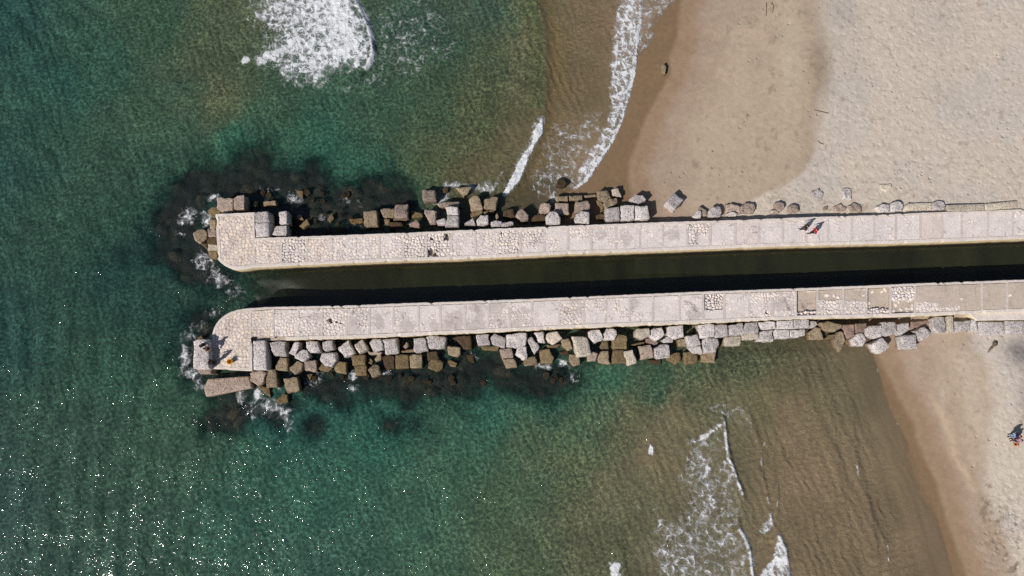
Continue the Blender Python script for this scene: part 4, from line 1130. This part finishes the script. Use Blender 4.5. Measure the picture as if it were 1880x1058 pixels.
B('g', [440, 740, 470, 690, 500, 720, 490, 757], .5, 'o', 'small stone between the stacked cubes and the kite-shaped block')
B('g', [515, 702, 560, 642, 590, 660, 580, 710, 530, 730], .95, 't', 'small warm stone above the kite-shaped block')
B('g', [590, 682, 640, 660, 725, 665, 730, 800, 640, 812], .85, 'd', 'block, left of three in line on the reef edge')
B('g', [737, 657, 880, 647, 890, 795, 745, 805], .85, 'o', 'block, middle of three in line on the reef edge')
B('g', [893, 657, 1025, 647, 1030, 795, 900, 800], .85, 't', 'block, right of three in line on the reef edge')
B('g', [1080, 622, 1190, 622, 1212, 690, 1090, 722], .85, 'd', 'block lying on the egg-shaped rock')
B('g', [1090, 732, 1180, 692, 1250, 730, 1240, 810, 1180, 837, 1100, 800], .5, 'o', 'egg-shaped rock jutting into the reef')
B('g', [1300, 722, 1340, 707, 1405, 747, 1390, 787, 1330, 780], .35, 'o', 'greenish wet stone right of the egg-shaped rock')
B('g', [1500, 652, 1580, 647, 1590, 740, 1530, 730], .18, 'd', 'stone barely above the water over the reef')
B('h', [220, 600, 345, 587, 370, 685, 245, 700], .95, 'p', 'block, upper of two tan ones in an oblique stack')
B('h', [247, 706, 372, 691, 415, 785, 290, 805], .75, 't', 'block, lower of two tan ones in an oblique stack')
B('h', [385, 640, 430, 567, 510, 562, 520, 690, 460, 712], 1.15, 'w', 'rounded grey block below the largest white block')
B('h', [470, 712, 600, 657, 630, 760, 490, 770], .6, 't', 'flat wedge below the dagger-shaped stone')
B('h', [655, 602, 760, 592, 805, 690, 790, 745, 662, 745], .75, 'o', 'dark-pitted block edged with foam in the outer row')
B('h', [730, 550, 790, 552, 870, 535, 850, 572, 742, 578], .95, 'o', 'strip of stone under the dented cream block')
B('h', [885, 492, 970, 477, 1010, 590, 960, 607, 897, 562], 1.15, 't', 'block left of the big two-faced cube')
B('h', [860, 620, 965, 612, 968, 655, 890, 660], .2, 'd', 'low wet stone left of the block under the two-faced cube')
B('h', [970, 640, 1080, 672, 1090, 760, 1020, 780, 970, 722], .75, 't', 'block peeping out under the two-faced cube')
B('h', [1165, 640, 1220, 617, 1280, 640, 1250, 720, 1170, 725], .85, 'p', 'small block right of the foot of the two-faced cube')
B('h', [1300, 562, 1330, 502, 1390, 502, 1395, 590, 1310, 590], .85, 'o', 'stone behind the ochre square, below the blue-shadowed block')
B('h', [1435, 492, 1500, 442, 1590, 447, 1595, 590, 1440, 590], 1.15, 'o', 'square block below the edge of the crumbling lump')
B('h', [1275, 690, 1310, 612, 1390, 612, 1410, 760, 1290, 742], .85, 't', 'trapezoid block, left of a brown pair in the outer row')
B('h', [1430, 702, 1450, 602, 1560, 602, 1580, 745, 1440, 750], .85, 'o', 'block, right of a brown pair in the outer row')
B('h', [1562, 617, 1660, 602, 1705, 740, 1610, 768], 1.4, 'c', 'tall pillar-like block casting a long shadow in the outer row', depth=1.8)
B('i', [75, 682, 210, 667, 240, 800, 105, 820], 1.1, 'p', 'cube right of the pillar-like block')
B('h', [1640, 545, 1780, 512, 1785, 540, 1660, 555], .65, 'o', 'ledge under the crumbling lump')
B('i', [150, 602, 230, 592, 290, 642, 250, 667, 160, 642], .95, 'k', 'flat stone between the crumbling lump and the outer row')
B('i', [245, 702, 310, 662, 410, 667, 415, 800, 280, 812, 250, 770], 1.3, 'w', 'square block standing proud in the outer row')
B('i', [170, 832, 320, 822, 320, 880, 200, 870], .25, 'd', 'wet stone at the water below the proud square block')
B('i', [375, 820, 430, 747, 520, 752, 520, 850, 470, 880], .5, 'o', 'wedge at the water right of the proud square block')
B('i', [555, 747, 650, 737, 720, 775, 710, 860, 575, 880], .6, 'o', 'block with a black hollow in its face at the water')
B('i', [750, 772, 850, 742, 905, 752, 895, 855, 750, 855], .6, 't', 'warm block at the water, last of the outer row')
B('i', [610, 690, 740, 675, 765, 770, 660, 750], 1.1, 'w', 'slanting stone under the leaning block')
B('i', [500, 607, 580, 592, 600, 680, 510, 680], .95, 't', 'stone in the gap left of the leaning block')
B('i', [760, 620, 800, 592, 925, 592, 950, 650, 910, 745, 785, 755], 1.4, 'w', 'shield-shaped block above the last warm block')
B('i', [1005, 580, 1180, 570, 1170, 675, 1005, 670], 1.15, 'c', 'front block below the split-top one')
# --- lower pier, beach end
B('j', [395, 525, 455, 525, 475, 570, 410, 605], 1.4, 'w', 'corner stone where the flush slabs end')
B('j', [385, 642, 440, 602, 510, 597, 545, 730, 385, 720], .75, 't', 'square brown block at the water past the flush slabs')
B('j', [500, 548, 600, 528, 740, 557, 740, 600, 660, 640, 560, 620], 1.2, 't', 'lens-shaped boulder tucked under the lower pier')
B('j', [545, 730, 600, 672, 680, 662, 650, 722], .6, 'o', 'bent ledge stone left of the upright oval boulder')
B('j', [650, 722, 700, 642, 755, 652, 775, 750, 720, 865, 670, 800], .95, 't', 'upright oval boulder with its foot in the water')
B('j', [750, 562, 880, 557, 880, 680, 800, 715, 760, 640], .95, 'k', 'slab, left of two reddish ones below the sunken panels')
B('j', [887, 552, 1010, 547, 1010, 650, 892, 655], .95, 'k', 'slab, right of two reddish ones below the sunken panels')
B('j', [850, 722, 900, 662, 970, 662, 1010, 720, 960, 795, 870, 790], 1.15, 'w', 'ball-like boulder below the reddish slabs')
B('j', [1010, 602, 1040, 577, 1170, 572, 1180, 690, 1100, 710, 1015, 682], 1.45, 'w', 'block, left of three in line near the beach')
B('j', [1175, 542, 1330, 532, 1335, 650, 1240, 690, 1180, 672], 1.5, 'w', 'block, middle of three in line near the beach')
B('j', [1340, 562, 1460, 547, 1475, 620, 1380, 675, 1342, 640], 1.45, 'w', 'block, right of three in line near the beach')
B('j', [1060, 770, 1170, 705, 1220, 740, 1255, 800, 1160, 880, 1100, 850], 1.35, 'w', 'coarse boulder at the corner of water and lower beach')
B('j', [1375, 685, 1540, 668, 1560, 820, 1390, 830], 1.45, 'w', 'large square block standing on the lower beach')
B('j', [1535, 632, 1620, 585, 1705, 640, 1690, 700, 1600, 735], 1.45, 'w', 'faceted block above the large one on the lower beach')
B('j', [1485, 530, 1600, 522, 1700, 522, 1700, 590, 1490, 600], .95, 'k', 'masonry remnant behind the faceted block')
B('j', [1716, 500, 1760, 480, 1850, 484, 1870, 640, 1780, 655, 1720, 622], 1.6, 'w', 'tall block left of the cream pillar on the lower beach')
B('j', [780, 722, 850, 717, 850, 780, 785, 775], .35, 'o', 'small wet stone left of the ball-like boulder')
B('k', [925, 545, 1000, 540, 1020, 740, 940, 745], 1.6, 'c', 'narrow pillar laid between two blocks on the lower beach')
B('k', [1030, 602, 1120, 602, 1210, 592, 1220, 700, 1040, 740], 1.5, 'w', 'block in the dark corner where the ledge begins')
B('k', [1225, 585, 1290, 580, 1310, 720, 1228, 725], 1.5, 'w', 'narrow slab left of the two long slabs under the ledge')
B('k', [1322, 605, 1630, 605, 1640, 765, 1350, 775], 1.52, 'w', 'long slab, left of two below the ledge on dry sand', rag=.03)
B('k', [1655, 597, 1885, 590, 1885, 745, 1660, 750], 1.55, 'w', 'long slab, right of two below the ledge on dry sand', rag=.03)
rs = random.Random(5)
for (x0, y0, x1, y1, cnt, txt, grp) in [(545, 392, 755, 424, 24, 'stone seaward of the first square block of the upper row', 'small wet stones by the upper pier'),
                                        (470, 352, 640, 372, 9, 'stone awash in the reef above the upper pier head', 'small stones awash in the upper reef'),
                                        (560, 688, 1060, 704, 18, 'stone awash along the reef edge below the lower row', 'small stones awash below the lower pier')]:
    for _ in range(cnt):
        cx, cy, r = rs.uniform(x0, x1), rs.uniform(y0, y1), rs.uniform(4.0, 8.0)
        n = rs.randint(5, 7)
        a0 = rs.uniform(0, 6)
        pl = []
        for q in range(n):
            rr = r * rs.uniform(.7, 1.15)
            pl += [cx + rr * math.cos(a0 + 6.283 * q / n), cy + rr * math.sin(a0 + 6.283 * q / n)]
        B('z', pl, rs.uniform(.0, .25), 'm', txt, group=grp, rag=.09)
# --- drowned blocks seen through the water
B('i', [1445, 750, 1500, 728, 1580, 735, 1590, 820, 1540, 890, 1460, 830], -.12, 's', 'round block under water right of the outer row', group='drowned blocks')
B('i', [970, 745, 1095, 725, 1095, 800, 985, 795], -.15, 's', 'oblong block under water past the last warm block', group='drowned blocks')
B('j', [400, 822, 545, 832, 550, 890, 420, 880], -.2, 's', 'flat block under water below the square brown block', group='drowned blocks')
B('i', [1590, 702, 1750, 700, 1752, 760, 1600, 765], -.25, 's', 'squared block under water below the right flush slab', group='drowned blocks')
B('z', [1473, 672, 1480, 672, 1483, 690, 1474, 692], -.12, 's', 'stone under shallow brown water, farthest below the row', group='drowned blocks')
B('z', [1214, 120, 1219, 116, 1224, 124, 1221, 136, 1215, 132], .68, 't', 'lone rock in the wet sand by the upper swash', depth=.5, group='stray beach stones')
# ------------------------------------------------------------------ people
def plain(name, col, rough=.85):
    t = NT(name)
    n = t.noise(t.n('ShaderNodeTexCoord').outputs['Object'], 14, 3, .6)
    k = t.ramp(n, .3, .7, .85, 1.12)
    t.done(prin(t, t.mix(1.0, col, t.n('ShaderNodeCombineColor', i={0: k, 1: k, 2: k}), 'MULTIPLY'), rough, None, .3))
    return t.m

def skin(name, verts, edges, radii, mat, parent, sub=1, root=0):
    me = bpy.data.meshes.new(name)
    me.from_pydata(verts, edges, [])
    o = bpy.data.objects.new(name, me)
    COL.objects.link(o)
    m = o.modifiers.new('Skin', 'SKIN')
    m.use_smooth_shade = True
    for i, r in enumerate(radii):
        d = me.skin_vertices[0].data[i]
        d.radius = (r, r) if not isinstance(r, tuple) else r
        d.use_root = i == root
    if sub:
        s = o.modifiers.new('Sub', 'SUBSURF')
        s.levels = s.render_levels = sub
    dg = bpy.context.evaluated_depsgraph_get()
    m2 = bpy.data.meshes.new_from_object(o.evaluated_get(dg))
    bpy.data.objects.remove(o)
    bpy.data.meshes.remove(me)
    m2.name = name
    m2.materials.clear()
    return link(name, m2, mat, parent)

def ellipsoid(bm, c, r, seg=10, cut=None):
    g = bmesh.ops.create_uvsphere(bm, u_segments=seg, v_segments=max(6, seg // 2 + 2), radius=1)
    for v in g['verts']:
        v.co = Vector((v.co.x * r[0] + c[0], v.co.y * r[1] + c[1], v.co.z * r[2] + c[2]))
    return g['verts']

def person(label, loc, yaw, height, top, legs, hair, skinc, pose='stand', shoes=(30, 28, 28), cat='person', group=None, long_sleeve=True, extra=None):
    k = height / 1.75
    root = empty('person', loc, yaw)
    root.scale = (k, k, k)
    tag(root, label, cat, group)
    ms, mt, ml, mh, msh = plain('skin', S(*skinc), .6), plain('shirt_cloth', S(*top)), plain('trouser_cloth', S(*legs)), plain('hair', S(*hair)), plain('shoe', S(*shoes))
    # front is +Y
    J = {'pel': (0, 0, .93), 'sp': (0, .01, 1.14), 'ch': (0, .0, 1.34), 'nk': (0, 0, 1.49), 'hd': (0, .02, 1.60), 'tp': (0, .015, 1.70)}
    for s, n in ((-1, 'l'), (1, 'r')):
        J.update({'sh' + n: (s * .19, 0, 1.42), 'el' + n: (s * .25, .02, 1.14), 'wr' + n: (s * .25, .10, .90), 'ha' + n: (s * .245, .13, .81),
                  'hi' + n: (s * .095, 0, .88), 'kn' + n: (s * .10, .03, .49), 'an' + n: (s * .10, 0, .08), 'to' + n: (s * .12, .17, .03)})
    if pose == 'walk':
        J.update({'knl': (-.10, .17, .50), 'anl': (-.10, .24, .10), 'tol': (-.11, .40, .05), 'knr': (.10, -.02, .48), 'anr': (.10, -.28, .13), 'tor': (.11, -.14, .03),
                  'ell': (-.25, -.10, 1.16), 'wrl': (-.25, -.10, .92), 'hal': (-.25, -.07, .82), 'elr': (.25, .10, 1.16), 'wrr': (.24, .26, .98), 'har': (.23, .33, .93)})
    if pose == 'fish':
        J.update({'ell': (-.26, .14, 1.18), 'wrl': (-.12, .34, 1.16), 'hal': (-.08, .42, 1.17), 'elr': (.26, .12, 1.16), 'wrr': (.14, .33, 1.08), 'har': (.1, .41, 1.08)})
    dz = 0
    if pose in ('sit', 'crouch'):
        dz = -.80 if pose == 'sit' else -.62
        for n in ('pel', 'sp', 'ch', 'nk', 'hd', 'tp'):
            x, y, z = J[n]
            lean = (.12 if pose == 'sit' else .45) * max(0, z - .93)
            J[n] = (x, y + lean, z + dz)
        for s, n in ((-1, 'l'), (1, 'r')):
            lean = (.12 if pose == 'sit' else .45) * .5
            J['sh' + n] = (s * .19, lean, 1.42 + dz)
            J['el' + n] = (s * .24, lean + .12, 1.16 + dz)
            J['wr' + n] = (s * .16, lean + .34, 1.08 + dz)
            J['ha' + n] = (s * .12, lean + .42, 1.06 + dz)
            J['hi' + n] = (s * .10, .02, .90 + dz)
            if pose == 'sit':
                J['kn' + n] = (s * .13, .46, .14); J['an' + n] = (s * .12, .50, -.32); J['to' + n] = (s * .13, .66, -.36)
            else:
                J['kn' + n] = (s * .16, .36, .46); J['an' + n] = (s * .12, .06, .09); J['to' + n] = (s * .13, .24, .03)
    names = list(J)
    ix = {n: i for i, n in enumerate(names)}
    E = [('pel', 'sp'), ('sp', 'ch'), ('ch', 'nk'), ('nk', 'hd'), ('hd', 'tp')]
    R = {'pel': (.15, .11), 'sp': (.135, .10), 'ch': (.165, .115), 'nk': .058, 'hd': (.085, .10), 'tp': (.07, .085)}
    for n in 'lr':
        E += [('ch', 'sh' + n), ('sh' + n, 'el' + n), ('el' + n, 'wr' + n), ('wr' + n, 'ha' + n), ('pel', 'hi' + n), ('hi' + n, 'kn' + n), ('kn' + n, 'an' + n), ('an' + n, 'to' + n)]
        R.update({'sh' + n: .062, 'el' + n: .043, 'wr' + n: .030, 'ha' + n: (.038, .022), 'hi' + n: .088, 'kn' + n: .058, 'an' + n: .042, 'to' + n: .034})
    body = skin('body', [J[n] for n in names], [(ix[a], ix[b]) for a, b in E], [R[n] for n in names], ms, root, 1, ix['pel'])
    # fingers, thumb, nose and ears joined into the same body mesh
    bm = bmesh.new()
    bm.from_mesh(body.data)
    hd = Vector(J['hd'])
    ellipsoid(bm, hd + Vector((0, .105, -.005)), (.014, .022, .022), 6)
    for s in (-1, 1):
        ellipsoid(bm, hd + Vector((s * .088, .0, .0)), (.012, .022, .032), 6)
    for n in 'lr':
        w, h = Vector(J['wr' + n]), Vector(J['ha' + n])
        d = (h - w).normalized()
        sd = d.cross(Vector((0, 0, 1)) if abs(d.z) < .8 else Vector((0, 1, 0))).normalized()
        for q, (o, ln) in enumerate([(-.027, .060), (-.009, .075), (.009, .070), (.027, .052)]):
            for sgm in range(2):
                c = h + sd * o + d * (.03 + ln * (.3 + .5 * sgm)) + Vector((0, 0, -.008 * sgm))
                ellipsoid(bm, c, (.011, .011, .011 + abs(d.z) * ln * .3), 6)
        ellipsoid(bm, h + sd * .045 * (1 if n == 'l' else -1) + d * .005, (.013, .013, .026), 6)
    bm.to_mesh(body.data); bm.free()
    body.data.shade_smooth()
    # clothes follow the body
    tv = ['pel', 'sp', 'ch', 'nk', 'shl', 'ell', 'shr', 'elr'] + (['wrl', 'wrr'] if long_sleeve else [])
    ti = {n: i for i, n in enumerate(tv)}
    te = [('pel', 'sp'), ('sp', 'ch'), ('ch', 'nk'), ('ch', 'shl'), ('shl', 'ell'), ('ch', 'shr'), ('shr', 'elr')] + ([('ell', 'wrl'), ('elr', 'wrr')] if long_sleeve else [])
    tr = {'pel': (.175, .135), 'sp': (.165, .125), 'ch': (.19, .14), 'nk': .072, 'shl': .085, 'shr': .085, 'ell': .066, 'elr': .066, 'wrl': .05, 'wrr': .05}
    skin('shirt', [J[n] for n in tv], [(ti[a], ti[b]) for a, b in te], [tr[n] for n in tv], mt, root)
    tv = ['pel', 'hil', 'knl', 'anl', 'hir', 'knr', 'anr']
    ti = {n: i for i, n in enumerate(tv)}
    te = [('pel', 'hil'), ('hil', 'knl'), ('knl', 'anl'), ('pel', 'hir'), ('hir', 'knr'), ('knr', 'anr')]
    tr = {'pel': (.168, .128), 'hil': .108, 'hir': .108, 'knl': .078, 'knr': .078, 'anl': .064, 'anr': .064}
    skin('trousers', [J[n] for n in tv], [(ti[a], ti[b]) for a, b in te], [tr[n] for n in tv], ml, root)
    for n in 'lr':
        a, b = Vector(J['an' + n]), Vector(J['to' + n])
        bm = bmesh.new()
        ellipsoid(bm, (a * .42 + b * .58) - Vector((0, 0, .005)), (.056, .15, .055), 10)
        me = bpy.data.meshes.new('shoe'); bm.to_mesh(me); bm.free()
        link('shoe', me, msh, root)
    bm = bmesh.new()
    vs = ellipsoid(bm, hd + Vector((0, -.02, .045)), (.108, .118, .105), 12)
    bmesh.ops.delete(bm, geom=[v for v in vs if v.co.y > hd.y + .05 and v.co.z < hd.z + .045], context='VERTS')
    me = bpy.data.meshes.new('hair'); bm.to_mesh(me); bm.free()
    link('hair', me, mh, root)
    return root

R_ = math.radians
person('person in a black jacket walking on the upper pier, left of the pair', P3(1472, 423, DECK), R_(60), 1.78, (22, 20, 26), (30, 28, 34), (58, 42, 32), (196, 150, 122), 'walk', (210, 205, 200), group='people walking on the upper pier')
person('person in a red jacket and black trousers walking on the upper pier', P3(1489, 429, DECK), R_(75), 1.70, (190, 28, 52), (22, 20, 24), (36, 26, 24), (200, 152, 124), 'walk', group='people walking on the upper pier')
person('person in a pale pink shirt sitting on the big block at the lower pier head', P3(380, 641, 2.87), R_(-95), 1.72, (206, 178, 162), (72, 62, 58), (60, 44, 34), (206, 158, 130), 'sit', group='anglers on the lower pier head', long_sleeve=False)
person('person in dark clothes standing in the block shadow on the lower pier head', P3(397, 666.5, DECK), R_(80), 1.80, (28, 32, 44), (26, 26, 32), (26, 22, 22), (176, 132, 108), 'fish', group='anglers on the lower pier head')
for lab, a, b, yaw, ht, tp, lg, hr, sk, ps, sh in [
        ('person in light blue jeans and dark purple top standing on the lower beach', 1853, 800, 80, 1.74, (52, 34, 62), (128, 160, 200), (34, 26, 30), (206, 160, 136), 'stand', (34, 24, 26)),
        ('person in a pink patterned top and dark trousers standing on the lower beach', 1856, 807, 110, 1.66, (176, 128, 150), (46, 40, 52), (40, 30, 30), (206, 160, 136), 'stand', (60, 26, 22)),
        ('person in an orange top crouching on the lower beach beside two standing people', 1864, 817, 70, 1.25, (236, 146, 92), (120, 40, 34), (74, 48, 34), (214, 160, 130), 'crouch', (120, 44, 36))]:
    q = P3(a, b, 1.6)
    q.z = sand_z(q.x, q.y) - .01
    v = P3(a, b, q.z); v.z = q.z
    person(lab, v, R_(yaw), ht, tp, lg, hr, sk, ps, sh, group='people on the lower beach')

# ------------------------------------------------------------------ small things
def rev(name, prof, mat, parent=None, seg=16):
    bm = bmesh.new()
    rings = []
    for r, z in prof:
        rings.append([bm.verts.new((r * math.cos(2 * math.pi * k / seg), r * math.sin(2 * math.pi * k / seg), z)) for k in range(seg)])
    for a, b in zip(rings[:-1], rings[1:]):
        for k in range(seg):
            bm.faces.new((a[k], a[(k + 1) % seg], b[(k + 1) % seg], b[k]))
    bm.faces.new(rings[0][::-1]); bm.faces.new(rings[-1])
    bmesh.ops.recalc_face_normals(bm, faces=bm.faces)
    me = bpy.data.meshes.new(name); bm.to_mesh(me); bm.free()
    return link(name, me, mat, parent, smooth=False)

def tube_mesh(name, pts, r, mat, parent=None):
    bm = bmesh.new()
    rings = []
    for i, q in enumerate(pts):
        q = Vector(q)
        d = (Vector(pts[min(i + 1, len(pts) - 1)]) - Vector(pts[max(i - 1, 0)])).normalized()
        u = d.orthogonal().normalized(); w = d.cross(u)
        rr = r[i] if isinstance(r, (list, tuple)) else r
        rings.append([bm.verts.new(q + (u * math.cos(a) + w * math.sin(a)) * rr) for a in [k * math.pi / 3 for k in range(6)]])
    for a, b in zip(rings[:-1], rings[1:]):
        for k in range(6):
            bm.faces.new((a[k], a[(k + 1) % 6], b[(k + 1) % 6], b[k]))
    bm.faces.new(rings[0][::-1]); bm.faces.new(rings[-1])
    bmesh.ops.recalc_face_normals(bm, faces=bm.faces)
    me = bpy.data.meshes.new(name); bm.to_mesh(me); bm.free()
    return link(name, me, mat, parent)

bk = empty('bucket', P3(424.5, 664.5, DECK - .03), .4)
bk.scale = (1.3, 1.3, 1.3)
tag(bk, 'small yellow bucket on the cobbles of the lower pier head', 'bucket')
rev('pail', [(.15, 0), (.20, .34), (.215, .36), (.19, .36), (.14, .06)], plain('yellow_plastic', S(250, 190, 20), .45), bk)
tube_mesh('handle', [(.2 * math.cos(a), .05, .35 + .18 * math.sin(a)) for a in [math.pi * k / 8 for k in range(9)]], .012, plain('bucket_wire', S(70, 66, 60), .5), bk)
tb = empty('tackle_bag', P3(371.5, 634.5, 2.86), .5)
tag(tb, 'black tackle bag lying open on the big block at the lower pier head', 'bag')
mb = plain('black_nylon', S(26, 24, 28), .8)
bm = bmesh.new()
bmesh.ops.create_cube(bm, size=1)
for v in bm.verts:
    v.co = Vector((v.co.x * .55 * (1 - .12 * (v.co.z > 0)), v.co.y * .34 * (1 - .2 * (v.co.z > 0)), (v.co.z + .5) * .3))
bmesh.ops.bevel(bm, geom=list(bm.edges), offset=.05, segments=2, affect='EDGES')
me = bpy.data.meshes.new('bag_body'); bm.to_mesh(me); bm.free()
link('bag_body', me, mb, tb)
tube_mesh('strap', [(-.22, .0, .28), (-.15, .02, .42), (0, .04, .47), (.15, .02, .42), (.22, 0, .28)], .022, plain('grey_strap', S(96, 92, 92)), tb)
# driftwood and weed lying on the sand
mw = plain('driftwood', S(112, 96, 80))
def on_sand(px_, py_, lift=.03):
    q = P3(px_, py_, 1.3)
    q.z = sand_z(q.x, q.y) + lift
    return q
def stick(name, pl, r, label, cat, mat, grp=None):
    pts = [on_sand(a, b) for a, b in pl]
    o0 = pts[0].copy()
    o = tube_mesh(name, [q - o0 for q in pts], r, mat)
    o.location = o0
    tag(o, label, cat, grp)
stick('driftwood', [(1817, 647), (1824, 638), (1829, 631), (1832, 629)], [.05, .16, .28, .22], 'dark tapering driftwood plank on dry sand below the long slabs', 'driftwood', mw)
stick('seaweed_strand', [(1411, -2), (1411, 10), (1410, 24)], .03, 'thin dark weed strand hanging straight at the top of the upper beach', 'seaweed', plain('dry_weed', S(64, 52, 40)), 'weed strands on the upper beach')
stick('seaweed_strand', [(1421, -2), (1424, 6), (1422, 18)], .028, 'curved dark weed strand right of the straight one on the upper beach', 'seaweed', plain('dry_weed', S(64, 52, 40)), 'weed strands on the upper beach')
stick('driftwood', [(1497, 199), (1512, 203), (1525, 206)], [.03, .05, .03], 'thin branch on the edge of the dry sand of the upper beach', 'driftwood', mw)
stick('driftwood', [(1504, 256), (1508, 261), (1515, 263)], [.03, .05, .03], 'short bent twig on the dry sand of the upper beach', 'driftwood', mw)

# ------------------------------------------------------------------ camera, sun, sky
cam = bpy.data.cameras.new('camera')
cam.sensor_width = 36.0
cam.lens = F / W0 * 36.0
cam.clip_end = 3000
co = bpy.data.objects.new('camera', cam)
COL.objects.link(co)
co.location = (0, 0, CH)
co.rotation_euler = (TILT, 0, 0)
SC.camera = co

EL = math.radians(41.5)
sd = Vector((.755, .655, 0)).normalized()               # direction shadows fall
to_sun = Vector((-sd.x * math.cos(EL), -sd.y * math.cos(EL), math.sin(EL)))
sun = bpy.data.lights.new('sun', 'SUN')
sun.energy = 4.4
sun.angle = math.radians(.53)
sun.color = (1.0, .95, .88)
so = bpy.data.objects.new('sun', sun)
COL.objects.link(so)
so.location = (-60, -50, 90)
so.rotation_euler = to_sun.to_track_quat('Z', 'Y').to_euler()

w = bpy.data.worlds.new('World')
SC.world = w
w.use_nodes = True
nt = w.node_tree
sky = nt.nodes.new('ShaderNodeTexSky')
sky.sky_type = 'NISHITA'
sky.sun_disc = False
sky.sun_elevation = EL
sky.sun_rotation = math.atan2(to_sun.x, to_sun.y)
bg = nt.nodes['Background']
nt.links.new(sky.outputs[0], bg.inputs[0])
bg.inputs[1].default_value = .06
SC.view_settings.view_transform = 'Standard'
SC.view_settings.look = 'None'
SC.view_settings.exposure = .25
SC.cycles.use_denoising = False
SC.cycles.max_bounces = 6
SC.cycles.diffuse_bounces = 2
SC.cycles.glossy_bounces = 2
SC.cycles.transparent_max_bounces = 8
SC.cycles.caustics_reflective = False
SC.cycles.caustics_refractive = False
